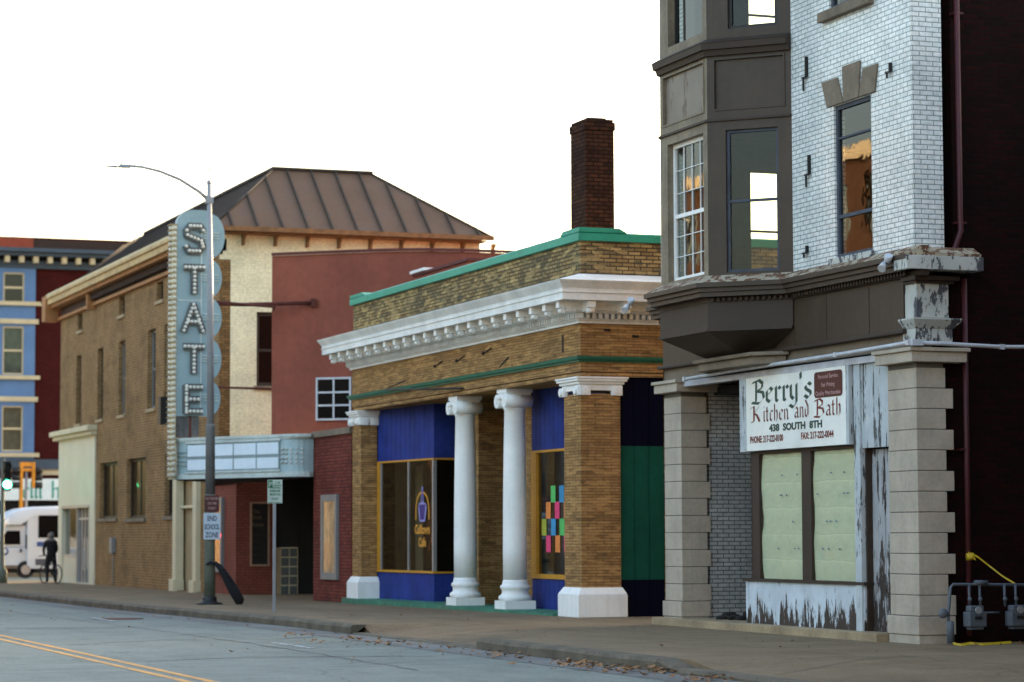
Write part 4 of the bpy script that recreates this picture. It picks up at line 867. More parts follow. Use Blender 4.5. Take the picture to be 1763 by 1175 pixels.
mb = MB(); mb.box(20.0, 20.5, 60.2, 61.3, 7.931, 8.0); mb.build('flashing', 'white_paint', ph)
mb = MB(); FP = FX(17.28); FP.wall(mb, 67.93, 71.2, -.2, 3.9, []); FY(67.93).wall(mb, 17.28, 18.3, -.2, 3.6, []); mb.face([(17.28, 71.2, -.2), (17.28, 71.2, 3.9), (18, 71.2, 3.9), (18, 71.2, -.2)]); mb.build('poster_wall', 'rose_brick', B3)
mb = MB(); mb.box(18.3, 18.36, 67.85, 68.0, -.15, 3.2); mb.box(18.3, 19.6, 68.9, 69.0, -.15, 3.2); mb.box(19.5, 19.6, 60.5, 68.9, -.15, 3.2); mb.build('lobby_wall', 'lobby_red', B3)
mb = MB(); mb.box(18.36, 18.99, 67.9, 68.05, 1.14, 3.2); mb.box(18.99, 19.5, 67.92, 68.0, -.12, 3.2); mb.build('lobby_door', 'void', B3)
mb = MB(); mb.box(18.36, 18.5, 67.88, 68.05, -.14, 1.14)
mb.build('booth_pier', 'cream_dk', B3)
mb = MB(); mb.box(18.5, 18.99, 67.9, 68.05, -.14, 1.15); bw_ = mb.build('glass_block_wall', 'cream', B3)
mb = MB()
for i in range(2):
    for j in range(5): mb.cut(); mb.box(18.52+i*.235, 18.73+i*.235, 67.885, 67.9, -.11+j*.25, .11+j*.25)
mb.build('glass_block', 'glass_block', bw_, bevel=.01)
mb = MB()
for k in range(10): mb.tube([(17.15+.0*k, 68.2+k*.28, 3.0), (17.3, 68.2+k*.28, 2.9)], .09, 8)
mb.build('valance', 'black', B3)
mb = MB(); mb.box(17.2, 19.5, 60.5, 75.2, -.4, -.115); mb.build('lobby_floor', 'walk', B3)
def framed(F, u0, u1, z0, z1, name, lab, cat, fm, pm, group=None, fw=.06, d=-.06, glassed=True):
    t = thing(name, lab, cat, F.P((u0+u1)/2, z0, 0), group); mb = MB()
    F.box(mb, u0, u0+fw, z0, z1, d, .0-.002); F.box(mb, u1-fw, u1, z0, z1, d, -.002); F.box(mb, u0+fw, u1-fw, z0, z0+fw, d+.001, -.002); F.box(mb, u0+fw, u1-fw, z1-fw, z1, d+.001, -.002); mb.build('frame', fm, t)
    mb = MB(); F.quad(mb, u0+fw, u1-fw, z0+fw, z1-fw, d+.025); mb.build('poster', pm, t)
    if glassed: mb = MB(); F.quad(mb, u0+fw, u1-fw, z0+fw, z1-fw, d+.012); mb.build('pane', 'glass_clear', t)
    return t
pc = framed(F1, 58.33, 59.65, .43, 2.42, 'poster_case', 'tall grey framed poster case with faded tan sheet on the red brick', 'poster case', 'metal', 'poster', 'theatre poster cases', .16, -.07)
pc2 = framed(FP, 69.2, 70.5, .47, 2.50, 'poster_case', 'poster case with orange and pink film poster behind the lamp pole', 'poster case', 'metal', 'poster_hot', 'theatre poster cases', .16, -.09)
mn = framed(FY(67.93), 17.66, 18.2, .64, 2.36, 'menu_board', 'dark chalk menu board in brown frame in the theatre lobby', 'menu board', 'board_frame', 'black', None, .05, -.05, False)
for z_, s_ in ((2.05, 'The'), (1.9, 'State'), (1.7, 'Room'), (1.45, '- - - - -'), (1.28, '- - -'), (1.1, '- - - -'), (.92, '- - - - -')): text_on(FY(67.93), s_, 17.72, z_, .16 if z_ > 1.6 else .12, -.03, 'chalk', mn, align='LEFT', ext=.001, sx=.8)
mb = MB()
for z_ in (1.46, .62): mb.ball((17.20, 69.35, z_), .05, 8)
mb.build('red_lamp', 'lamp_red', pc2)
# marquee (V plan)
MQ = thing('theatre_marquee', 'pale blue V shaped theatre marquee with blank letter panels under the blade sign', 'marquee', (16.2, 63, 2.87))
ap = (14.8, 64.15); rt = (16.56, 60.83)
cur = [(16.62, 60.70), (16.69, 60.59), (16.78, 60.51), (16.89, 60.45), (17.02, 60.42), (17.15, 60.42), (17.28, 60.44)]
poly = [(17.28, 68.0), (15.0, 64.75), (14.80, 64.5), ap, rt]+cur
def shrink(poly, s):
    cx, cy = 16.6, 63.6; return [(cx+(x-cx)*s, cy+(y-cy)*s) if x < 17.2 else (17.279, y) for x, y in poly]
mb = MB(); mb.prism(poly[::-1], 3.0, 3.79); mb.build('marquee_body', 'marq_body', MQ)
mb = MB(); 
for z0, z1, s in ((2.87, 2.93, 1.03), (2.931, 2.999, 1.015), (3.791, 3.83, 1.02), (3.831, 3.90, 1.04)): mb.prism(shrink(poly, s)[::-1], z0, z1)
mb.build('marquee_trim', 'marq_line', MQ)
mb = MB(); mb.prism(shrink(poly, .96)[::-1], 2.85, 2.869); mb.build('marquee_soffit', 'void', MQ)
ml = math.hypot(rt[0]-ap[0], rt[1]-ap[1]); FM = Fr(ap[0], ap[1], (rt[0]-ap[0])/ml, (rt[1]-ap[1])/ml, .883, .468)
mb = MB(); FM.box(mb, .38, ml, 3.05, 3.745, -.03, .01); mb.build('panel_frame', 'marq_grey', MQ)
mb = MB()
for a, b in ((.42, 1.275), (1.305, 2.105), (2.135, 2.935), (2.965, 3.72)):
    for z0, z1 in ((3.09, 3.35), (3.43, 3.71)): mb.cut(); FM.quad(mb, a, b, z0, z1, -.034)
mb.build('letter_panel', 'marq_panel', MQ)
mb = MB()
for u in (1.29, 2.12, 2.95): mb.cut(); FM.box(mb, u-.014, u+.014, 3.06, 3.74, -.045, -.03)
for u0 in (.02, ml+.02):
    for z in (3.2, 3.3, 3.42, 3.52): mb.cut(); FM.box(mb, u0, u0+(.36 if u0 < 1 else .22), z, z+.028, -.035, 0)
mb.build('marquee_bars', 'marq_grey', MQ)
mb = MB()
for z0 in (3.005, 3.745): mb.cut(); FM.box(mb, .38, ml+.05, z0, z0+.045, -.055, -.0)
mb.build('neon_tube', 'marq_line', MQ)
mb = MB()
for bx_, by_ in ((16.59, 60.74), (16.66, 60.61), (16.75, 60.51), (16.87, 60.44), (17.0, 60.40)):
    for z in (3.22, 3.32, 3.44, 3.54): mb.cut(); mb.ball((bx_-.02, by_-.02, z), .026, 5)
mb.build('marquee_bulb', 'bulb', MQ)
# blade sign
BS = thing('theatre_sign', 'tall pale blue vertical blade sign spelling STATE in bulb lettering', 'sign', (15.2, 64.1, 2.9))
FSn = FY(64.02)
def sign_outline():
    pts = [(14.72, 4.46), (14.72, 9.2)]
    for k in range(9): a = math.pi-k*math.pi/2/8; pts.append((15.14+.42*math.cos(a), 9.27+.40*math.sin(a)))
    pts.append((15.45, 9.67))
    for (z1, z0, rr) in ((9.6, 8.44, .47), (8.44, 7.46, .40), (7.46, 6.43, .40), (6.43, 5.37, .40), (5.37, 4.46, .38)):
        for k in range(1, 12): a = math.pi/2-k*math.pi/12; pts.append((15.49+rr*math.cos(a)**.8, (z0+z1)/2+(z1-z0)/2*math.sin(a)))
        pts.append((15.49+.1, z0))
    return pts
sp = sign_outline(); mb = MB()
fr_ = [(x, 64.02, z) for x, z in sp]; bk = [(x, 64.26, z) for x, z in sp]
mb.face(fr_); mb.face(bk[::-1])
for i in range(len(sp)): j = (i+1) % len(sp); mb.face([fr_[i], fr_[j], bk[j], bk[i]])
mb.build('sign_body', 'sign_blue', BS)
mb = MB(); FSn.box(mb, 14.74, 15.32, 3.93, 4.45, .03, .2); mb.build('bare_boards', 'grey_wood', BS)
mb = MB(); FSn.box(mb, 15.34, 15.37, 4.46, 9.3, -.02, 0); FSn.box(mb, 14.74, 15.34, 7.36, 7.385, -.012, 0)
for zc in (9.02, 7.95, 6.95, 5.9, 4.92):
    for k in (-.07, .0, .07): mb.cut(); FSn.box(mb, 15.40, 15.80, zc+k, zc+k+.022, -.03, 0)
mb.build('neon_bar', 'marq_line', BS)
LET = {'S': [[(.95, .82), (.8, .97), (.25, .97), (.06, .8), (.1, .62), (.85, .42), (.95, .2), (.75, .03), (.2, .03), (.04, .2)]], 'T': [[(0, .95), (1, .95)], [(.5, .9), (.5, 0)]],
       'A': [[(.02, 0), (.5, 1)], [(.5, 1), (.98, 0)], [(.25, .35), (.75, .35)]], 'E': [[(.1, 0), (.1, 1)], [(.1, .96), (.92, .96)], [(.1, .5), (.75, .5)], [(.1, .04), (.92, .04)]]}
def bulb_letter(ch, x0, x1, z0, z1):
    mb = MB(); w_, h_ = x1-x0, z1-z0; t = .088; q = 0
    for st in LET[ch]:
        for a, b in zip(st, st[1:]):
            q += 1; A_ = Vector((x0+a[0]*w_, z0+a[1]*h_)); B_ = Vector((x0+b[0]*w_, z0+b[1]*h_)); d = (B_-A_).normalized(); n = Vector((-d.y, d.x)); A2 = A_-d*.03; B2_ = B_+d*.03
            y0 = 63.945-.0006*q
            pts = [A2-n*t, B2_-n*t, B2_+n*t, A2+n*t]; mb.mi = 0
            mb.hexa([(p.x, y0, p.y) for p in pts]+[(p.x, 64.02, p.y) for p in pts])
            m_ = max(1, round((B_-A_).length/.1)); mb.mi = 1
            for k in range(m_+1): c = A_+(B_-A_)*k/m_; mb.ball((c.x, y0-.02, c.y), .046, 6)
    mb.build('letter', ['sign_letter', 'bulb'], BS)
for ch, z0, z1 in (('S', 8.60, 9.27), ('T', 7.57, 8.24), ('A', 6.60, 7.26), ('T', 5.56, 6.24), ('E', 4.55, 5.21)): bulb_letter(ch, 14.93 if ch != 'A' else 14.89, 15.40, z0, z1)
mb = MB(); z = 2.92; mb.box(14.60, 14.715, 64.0, 64.28, 2.87, 9.28); mb.mi = 1
while z < 9.3: mb.box(14.545, 14.73, 63.96, 64.32, z, z+.025); z += .135
z = 2.99; mb.mi = 2
while z < 9.25: mb.ball((14.585, 64.14, z), .05, 6); mb.ball((14.66, 63.99, z), .04, 6); z += .135
mb.build('edge_lights', ['edge_cream', 'cream_dk', 'bulb'], BS)
mb = MB(); mb.tube([(15.75, 64.1, 7.32), (16.4, 64.0, 7.30), (18.2, 63.55, 7.36)], .05, 6); mb.tube([(15.75, 64.1, 7.36), (17.2, 63.7, 7.24), (17.28, 64.2, 7.2)], .035, 6); mb.box(18.1, 18.2, 63.45, 63.62, 7.25, 7.46); mb.cut(); mb.tube([(15.7, 64.14, 5.2), (17.28, 64.4, 5.2)], .03, 6)
mb.cut(); mb.tube([(15.1, 64.1, 3.9), (15.1, 64.1, 4.5)], .06, 6); mb.build('sign_brace', 'rust', BS)
# ================================================================== BROWN BRICK BUILDING
B4 = thing('brick_building', 'olive brown brick building with gold cornice, cream painted side and brown hipped metal roof', 'building', (17.3, 70, 0))
wn = [(89.8, 90.7, 5.35, 7.74), (86.0, 86.95, 5.35, 7.74), (82.45, 83.45, 5.34, 7.74), (78.0, 79.1, 5.35, 7.78), (75.4, 76.8, 5.35, 7.78), (89.65, 90.45, 8.6, 9.19), (82.6, 83.5, 8.58, 9.19), (77.0, 77.9, 8.58, 9.15)]
gw = [(83.5, 86.4, 2.03, 3.87), (79.3, 82.1, 2.0, 3.89), (75.5, 76.65, 2.04, 3.89)]
door_h = (72.3, 74.7, -.2, 3.1)
mb = MB(); F1.wall(mb, 70.0, 93.7, -.4, 9.3, wn+gw+[door_h, (87.3, 93.4, -.2, 4.86)], .22)
mb.face([(17.3, 93.7, -.4), (31, 93.7, -.4), (31, 93.7, 9.8), (17.3, 93.7, 9.8)]); mb.build('front_wall', 'brown_brick', B4)
for i, h in enumerate(wn): window(F1, *h, .14, B4, 'metal' if i in (2, 3, 4) else 'brown_dark', 'glass' if i < 5 else 'glass_dark', .09, rail=(h[2]+h[3])/2 if i < 5 else None, back='void', sill='cream_dk', silld=.06)
for h in gw: window(F1, *h, .14, B4, 'brown_dark', 'glass', .09, back='void', cols=2, sill='tan_trim', silld=.07, mw=.06)
# cornice of brown building
mb = MB(); F1.box(mb, 70.0, 94.2, 9.78, 9.98, -.5, .1); F1.box(mb, 70.0, 94.25, 9.981, 10.08, -.56, .1); mb.hexa([F1.P(70, 10.081, -.56), F1.P(94.25, 10.081, -.56), F1.P(94.25, 10.081, .1), F1.P(70, 10.081, .1), F1.P(70, 10.22, -.42), F1.P(94.2, 10.22, -.42), F1.P(94.2, 10.22, .1), F1.P(70, 10.22, .1)]); mb.build('cornice', 'gold_trim', B4)
mb = MB(); F1.box(mb, 70.0, 94.0, 9.66, 9.779, -.38, .1); mb.cut(); F1.box(mb, 70.0, 93.8, 9.23, 9.33, -.12, .1); mb.cut(); F1.box(mb, 93.7, 94.35, 9.2, 10.1, -.58, -.1); mb.cut(); F1.box(mb, 87.3, 87.5, 9.1, 9.66, -.3, 0); mb.build('cornice_moulding', 'orange_trim', B4)
mb = MB(); F1.box(mb, 70.0, 93.7, 9.331, 9.659, -.04, .2)
for k in range(96): F1.box(mb, 70.1+k*.18, 70.2+k*.18, 9.42, 9.64, -.2, -.04)
mb.build('cornice_dentils', 'dk_cornice', B4)
# side
FSd = FY(70.0)
mb = MB(); FSd.wall(mb, 17.62, 24.95, 0, 9.86, [(18.37, 19.5, 5.6, 7.66)], .2); FSd.wall(mb, 17.3, 17.62, 9.09, 9.86, []); mb.face([(24.95, 70, 0), (24.95, 93, 0), (24.95, 93, 9.86), (24.95, 70, 9.86)]); mb.build('side_wall', 'cream_paint_brick', B4)
mb = MB(); FSd.wall(mb, 17.3, 17.62, 3.9, 9.09, []); mb.build('corner_wall', 'corner_brick', B4)
window(FSd, 18.37, 19.5, 5.6, 7.66, .12, B4, 'brown_dark', 'glass_dark', .1, rail=6.6, back='void', sill='tan_trim')
# roof
ex0, ex1, ey0, ey1 = 16.95, 25.1, 69.45, 95.0; tx0, tx1, ty0, ty1 = 19.35, 22.2, 71.8, 89.0; ez, tz = 9.93, 11.93
mb = MB(); e = [(ex0, ey0), (ex1, ey0), (ex1, ey1), (ex0, ey1)]; tt = [(tx0, ty0), (tx1, ty0), (tx1, ty1), (tx0, ty1)]
mb.grid([[(*p, ez) for p in e], [(*p, tz) for p in tt]], True, sm=False); mb.face([(*p, tz) for p in tt]); mb.face([(*p, ez-.02) for p in e]); RF = mb.build('roof', 'roof', B4)
mb = MB()
for k in range(-2, 9):
    x = 18.98+.72*k
    if x < ex0+.1 or x > ex1-.1: continue
    run = min(1, (x-ex0)/(tx0-ex0) if x < tx0 else 1, (ex1-x)/(ex1-tx1) if x > tx1 else 1); 
    xb = x; xt = x; yb, yt = ey0, ey0+(ty0-ey0)*run; zb, zt = ez, ez+(tz-ez)*run
    mb.hexa([(xb-.02, yb, zb), (xb+.02, yb, zb), (xb+.02, yb+.03, zb), (xb-.02, yb+.03, zb), (xb-.02, yb, zb+.05), (xb+.02, yb, zb+.05), (xb+.02, yb+.03, zb+.05), (xb-.02, yb+.03, zb+.05)]) if False else None
    mb.hexa([(xb-.022, yb, zb), (xb+.022, yb, zb), (xt+.022, yt, zt), (xt-.022, yt, zt), (xb-.022, yb-.02, zb+.05), (xb+.022, yb-.02, zb+.05), (xt+.022, yt-.03, zt+.05), (xt-.022, yt-.03, zt+.05)])
for a, b in ((e[0], tt[0]), (e[1], tt[1])): mb.tube([(*a, ez+.01), (*b, tz+.01)], .04, 6)
for y in [70+.9*k for k in range(26)]:
    run = max(.02, min(1, (y-ey0)/(ty0-ey0))); mb.tube([(ex0, y, ez+.02), (ex0+(tx0-ex0)*run, y, ez+(tz-ez)*run+.02)], .025, 4)
mb.build('roof_seam', 'roof_dk', RF)
mb = MB(); mb.box(tx0-.08, tx1+.08, ty0-.08, ty1, tz, tz+.07); mb.build('ridge_cap', 'roof_dk', RF)
mb = MB(); mb.box(ex0, ex1+.06, ey0-.10, ey0+.02, ez-.10, ez+.03); mb.build('gutter', 'rust_br', RF)
mb = MB(); mb.box(17.3, ex1-.1, ey0+.1, 70, ez-.14, ez-.101); mb.build('eave_board', 'rust_br', RF)
mb = MB()
for k in range(9): x = 17.95+.92*k; mb.cut(); mb.box(x-.03, x+.03, 69.8, 69.998, 9.5, 9.79); mb.tube([(x, 69.98, 9.5), (x, 69.55, 9.8)], .02, 5)
mb.build('eave_bracket', 'rust_br', RF)
# cream doorway
mb = MB()
for u0 in (72.05, 74.55):
    F1.box(mb, u0, u0+.42, .2, 3.15, -.14, .1); F1.box(mb, u0-.08, u0+.5, -.2, .2, -.22, .1)
F1.box(mb, 72.0, 75.0, 3.151, 3.4, -.16, .1); F1.box(mb, 72.4, 74.6, 2.25, 2.33, -.0, .1); dw = mb.build('doorway', 'cream', B4, bevel=.01)
mb = MB(); F1.box(mb, 72.3, 74.7, -.2, 3.15, .16, .22); F1.box(mb, 73.1, 73.2, -.2, 2.3, .1, .16); mb.build('door', 'cream_dk', dw)
# cream corner shopfront
mb = MB(); F1.wall(mb, 87.05, 93.6, -.3, 4.86, [(87.9, 92.9, -.15, 2.5)], .3); mb.v = [(x-.05 if abs(x-17.3) < 1e-6 else x, y, z) for x, y, z in mb.v]
mb.face([(17.25, 87.05, -.3), (17.3, 87.05, -.3), (17.3, 87.05, 4.86), (17.25, 87.05, 4.86)]); sf = mb.build('shopfront', 'shop_white', B4)
mb = MB(); F1.box(mb, 86.95, 93.95, 4.86, 5.0, -.22, .02); F1.box(mb, 86.9, 94.0, 5.0, 5.18, -.34, .02); mb.build('shopfront_cornice', 'cream', sf, bevel=.02)
mb = MB(); F1.box(mb, 90.4, 92.9, -.15, .72, .02, .28); mb.build('shopfront_bulkhead', 'shop_white', sf)
mb = MB(); F1.box(mb, 87.9, 92.9, 2.42, 2.52, -.07, .25); F1.box(mb, 90.3, 90.42, -.15, 2.42, .0, .26); F1.box(mb, 90.42, 92.9, .72, .8, .0, .26)
for u in (87.92, 88.55, 89.2, 89.75): F1.box(mb, u, u+.09, -.15, 2.42, .05+.02*(u > 89), .2)
F1.box(mb, 88, 90.3, 2.0, 2.08, .06, .18); mb.build('shopfront_door', 'alu', sf)
mb = MB(); F1.quad(mb, 87.9, 92.9, -.15, 2.45, .1); mb.build('pane', 'glass_dark', sf); mb = MB(); F1.quad(mb, 87.6, 93, -.15, 2.5, .28); mb.build('shopfront_backing', 'void', sf)
mb = MB(); F1.box(mb, 83.7, 84.1, .9, 1.4, -.14, .0); mb.tube([(17.25, 83.9, .9), (17.25, 83.9, -.1)], .02, 6); tag(mb.build('utility_box', 'metal', bevel=.02), 'small grey electric box on the brown brick wall', 'utility box')
mb = MB(); F1.box(mb, 74.6, 74.95, 4.7, 5.5, -.6, -.3); F1.box(mb, 74.7, 74.8, 5.3, 5.4, -.3, 0)
hs = tag(mb.build('hanging_sign', 'black'), 'small black projecting sign hanging on the brown brick wall behind the blade sign', 'sign')
# ================================================================== BLUE AND MAROON CORNER BUILDING
B5 = thing('corner_building', 'distant maroon brick corner block with sky blue window bays and slate cornice', 'building', (20, 118, -.2))
F5 = FY(118)
mb = MB(); F5.wall(mb, 14.5, 44, -.2, 15.0, []); mb.face([(14.5, 118, -.2), (14.5, 140, -.2), (14.5, 140, 15), (14.5, 118, 15)]); mb.build('wall', 'maroon_brick', B5)
FB5 = FY(117.8)
wins = [(u, u+.95, a, b) for u in (15.3, 17.2, 19.12) for a, b in ((11.98, 13.35), (8.72, 10.9), (5.25, 7.3))]
mb = MB(); FB5.wall(mb, 14.5, 20.58, 4.6, 13.55, wins, .15); mb.face([(20.58, 117.8, 4.6), (20.58, 118, 4.6), (20.58, 118, 13.55), (20.58, 117.8, 13.55)]); mb.build('blue_bay', 'blue_paint', B5)
for h in wins: window(FB5, *h, .05, B5, 'cream_trim', 'glass', .07, rail=(h[2]+h[3])/2, back='curtain' if h[3] < 12 else 'void', rw=.1)
mb = MB()
for z in (11.85, 8.5, 5.0): mb.cut(); FB5.box(mb, 14.5, 20.8, z, z+.18, -.14, .0); 
for z in (11.02, 7.5): mb.cut(); FB5.box(mb, 14.5, 20.72, z, z+.22, -.08, .0)
mb.cut(); F5.box(mb, 20.8, 24, 11.86, 11.98, -.06, 0); mb.cut(); F5.box(mb, 20.9, 44, 4.2, 4.45, -.1, 0); mb.build('string_course', 'cream_trim', B5)
mb = MB(); F5.box(mb, 14.3, 44, 13.56, 13.9, -.25, .1); F5.box(mb, 14.2, 44, 14.08, 14.25, -.75, .1); F5.box(mb, 14.1, 44, 14.25, 14.42, -.95, .1); mb.cut(); F5.box(mb, 14.5, 44, 4.45, 4.9, -.22, -.0); mb.build('cornice', 'slate_blue', B5)
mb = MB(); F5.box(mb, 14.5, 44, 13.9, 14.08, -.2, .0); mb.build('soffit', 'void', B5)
for k in range(26): mb = MB(); u = 14.6+.645*k; F5.box(mb, u, u+.22, 13.78, 14.07, -.66, -.25); mb.build('bracket', 'cream_trim', B5)
mb = MB(); F5.box(mb, 14.3, 20.48, 14.42, 14.95, -.1, .3); mb.build('parapet', 'orange_par', B5)
mb = MB(); F5.box(mb, 20.48, 44, 14.42, 14.9, -.06, .3); mb.build('parapet', 'dk_cornice', B5)
mb = MB(); F5.box(mb, 14.6, 44, .2, 3.0, -.02, 0); mb.build('storefront', 'void', B5)
S5 = thing('shop_sign', 'long white shop sign with green blackletter partly hidden by the traffic signals', 'sign', (20, 117.7, 3.05))
mb = MB(); F5.box(mb, 19.0, 27, 3.05, 4.02, -.35, -.25); mb.build('sign_board', 'sign_white', S5)
blackletter(F5, 'elli', 20.05, 3.15, .78, -.36, 'teal_txt', S5, 'lettering', .85, .085, flip=False)
blackletter(F5, 'Hall', 21.35, 3.15, .78, -.36, 'teal_txt', S5, 'lettering', .85, .085, flip=False)
# ================================================================== OPPOSITE SIDE (mirrored in the windows) and blocks added for shade
def opposite(y0, y1, h, mt, lab):
    t = thing('opposite_building', lab, 'building', (-4, y0, 0)); mb = MB()
    F = Fr(-4, 0, 0, 1, -1, 0); holes = []
    y = y0+1.5
    while y+1.6 < y1:
        z = 1.2
        while z+2.2 < h: holes.append((y, y+1.3, z, z+1.9)); z += 3.2
        y += 2.6
    F.wall(mb, y0, y1, -.3, h, holes, .25); mb.box(-16, -4.3, y0, y1, h-.3, h); mb.face([(-4, y1, -.3), (-16, y1, -.3), (-16, y1, h), (-4, y1, h)]); mb.face([(-4, y0, -.3), (-16, y0, -.3), (-16, y0, h), (-4, y0, h)]); mb.face([(-16, y0, -.3), (-16, y1, -.3), (-16, y1, h), (-16, y0, h)])
    mb.build('wall', mt, t); mb = MB(); F.box(mb, y0, y1, h-.5, h-.1, -.3, 0); mb.build('cornice', 'cream_trim', t)
    mb = MB()
    for a in holes: F.quad(mb, *a, .2)
    mb.build('window_glass', 'glass_block', t)
opposite(-60, 13, 13, 'brown_brick', 'unseen brown brick block added across the street behind the viewpoint to shade the bay')  # unseen, added to block low sky from the canted bay face
opposite(46, 66, 7, 'opp_brick', 'two storey orange brick block across the street, mirrored in the bay window')
opposite(67, 96, 13.8, 'opp_brick', 'tall sunlit orange brick block across the street, mirrored in the upper windows')
opposite(116, 170, 11, 'brown_brick', 'brown brick block across the street beyond the crossing')
t = thing('added_neighbour', 'unseen brown brick building added just outside the frame to shade the white brick corner', 'building', (17.6, 5, 0))  # unseen block added to darken the walls that face the camera
mb = MB(); FX(17.3).wall(mb, -6, 26.4, -.1, 9.5, []); FY(26.4).wall(mb, 17.3, 32, -.1, 9.5, []); mb.box(17.35, 32, -6, 26.35, 9.2, 9.4); mb.box(26, 32, 26.45, 31.1, -.1, 9.0); mb.build('wall', 'dark_brick', t)  # last box closes the alley, added to stop sun shining through
# ================================================================== STREET FURNITURE
def lamp():
    x, y = 14.12, 57.9; zb = zs(y)
    t = thing('street_lamp', 'tall grey street lamp with long curved arm in front of the blade sign', 'street lamp', (x, y, zb))
    mb = MB(); mb.lathe(x, y, [(.30, zb), (.30, zb+.03), (.17, zb+.06), (.17, zb+.14), (.135, zb+.2)], 16); mb.build('base', 'black', t)
    mb = MB(); mb.lathe(x, y, [(.132, zb+.15), (.12, 1.5), (.116, 2.4)], 16); mb.build('lower_pole', 'pole_low', t)
    mb = MB(); mb.lathe(x, y, [(.114, 2.4), (.105, 3.7), (.11, 3.95), (.10, 4.0)], 16); mb.build('middle_pole', 'pole_mid', t)
    mb = MB(); mb.tube([(x, y, 3.95), (x-.02, y, 7), (x-.06, y, 9.55)], [.085, .075, .05], 14); mb.lathe(x-.06, y, [(.055, 9.5), (.06, 9.56), (.012, 9.6), (.012, 9.8), (.03, 9.82), (.004, 9.9)], 10); mb.build('upper_pole', 'pole_up', t)
    mb = MB(); mb.tube([(x-.05, y, 9.12), (x-.3, y, 9.32), (x-.75, y, 9.58), (x-1.2, y, 9.74), (x-1.6, y, 9.82), (x-1.95, y, 9.84)], [.045, .04, .035, .032, .03, .03], 8); mb.box(x-.14, x+.03, y-.06, y+.06, 9.05, 9.2); mb.build('arm', 'pole_up', t)
    mb = MB()
    mb.hexa([(x-2.2, y-.09, 9.79), (x-1.88, y-.08, 9.79), (x-1.88, y+.08, 9.79), (x-2.2, y+.09, 9.79), (x-2.12, y-.05, 9.86), (x-1.9, y-.05, 9.86), (x-1.9, y+.05, 9.86), (x-2.12, y+.05, 9.86)])
    mb.hexa([(x-2.46, y-.05, 9.795), (x-2.2, y-.09, 9.785), (x-2.2, y+.09, 9.785), (x-2.46, y+.05, 9.795), (x-2.46, y-.04, 9.808), (x-2.2, y-.06, 9.825), (x-2.2, y+.06, 9.825), (x-2.46, y+.04, 9.808)])
    mb.lathe(x-2.1, y, [(.02, 9.85), (.02, 9.91), (.012, 9.93)], 8); mb.build('lamp_head', 'metal', t, bevel=.008)
lamp()
def plate(name, lab, x0, x1, y, z0, z1, m, th=.004):
    t = thing(name, lab, 'sign', ((x0+x1)/2, y, z0)); mb = MB(); r = .03; poly = []
    for cx, cz, a0 in ((x1-r, z1-r, 0), (x0+r, z1-r, 90), (x0+r, z0+r, 180), (x1-r, z0+r, 270)):
        for k in range(4): a = R(a0+k*30); poly.append((cx+r*math.cos(a), cz+r*math.sin(a)))
    f = [(a, y, b) for a, b in poly]; k_ = [(a, y+th, b) for a, b in poly]; mb.face(f); mb.face(k_[::-1])
    for i in range(len(f)): j = (i+1) % len(f); mb.face([f[i], f[j], k_[j], k_[i]])
    mb.build('plate', m, t); return t
p = plate('street_sign', 'white END SCHOOL ZONE sign strapped to the lamp pole', 13.93, 14.32, 57.72, 1.38, 1.98, 'road_sign_w')
for s_, z_ in (('END', 1.80), ('SCHOOL', 1.61), ('ZONE', 1.43)): text_on(FY(57.72), s_, 14.125, z_, .165, -.003, 'road_sign_b', p, sx=.52 if s_ == 'SCHOOL' else .66, ext=.001, bold=.003)
p = plate('street_sign', 'small dark brown sign above the END SCHOOL ZONE sign on the lamp pole', 13.95, 14.29, 57.72, 2.0, 2.38, 'brown_sign')
for s_, z_ in (('NO TRUCKS', 2.28), ('ON THIS', 2.17), ('STREET', 2.06)): text_on(FY(57.72), s_, 14.12, z_, .075, -.003, 'pink_txt', p, sx=.72, ext=.001, bold=.002)
mb = MB()   # black wrapped bundle leaning on the lamp pole
mb.tube([(14.0, 57.7, .82), (14.08, 57.66, .86), (14.2, 57.66, .84), (14.3, 57.62, .74), (14.45, 57.55, .48), (14.6, 57.5, .2), (14.72, 57.46, -.02), (14.76, 57.46, -.07)], [.03, .035, .05, .07, .10, .12, .11, .04], 8)
for k in range(10): a = k/9; mb.tube([(14.3+.4*a, 57.5+.05*(k % 3), .74-.72*a), (14.36+.4*a, 57.42, .70-.75*a)], .02, 5)
tag(mb.build('wrapped_bundle', 'cloth'), 'long black wrapped bundle leaning against the foot of the lamp pole', 'bundle')
t = thing('parking_sign', 'green and white parking sign on a thin grey post at the kerb', 'sign', (13.37, 49.5, 0))
mb = MB(); mb.box(13.34, 13.395, 49.5, 49.54, -.04, 2.1); mb.build('post', 'pole_up', t)
mb = MB(); mb.box(13.22, 13.52, 49.49, 49.496, 2.10, 2.56); mb.build('plate', 'park_sign', t, bevel=.01)
mb = MB(); F_ = FY(49.49); F_.quad(mb, 13.23, 13.32, 2.40, 2.55, -.002); F_.quad(mb, 13.33, 13.51, 2.445, 2.46, -.002); F_.quad(mb, 13.235, 13.505, 2.112, 2.122, -.002); mb.build('print_block', 'sig_green', t)
text_on(F_, 'P', 13.275, 2.425, .13, -.004, 'park_sign', t, ext=.001, bold=.002)
for s_, z_ in (('2 HR', 2.48), ('PARKING', 2.385), ('8AM-5PM', 2.32), ('MON-FRI', 2.25), ('ONLY', 2.165)): text_on(F_, s_, 13.42 if z_ > 2.4 else 13.37, z_, .065, -.003, 'sig_green', t, sx=.8, ext=.001, bold=.001)
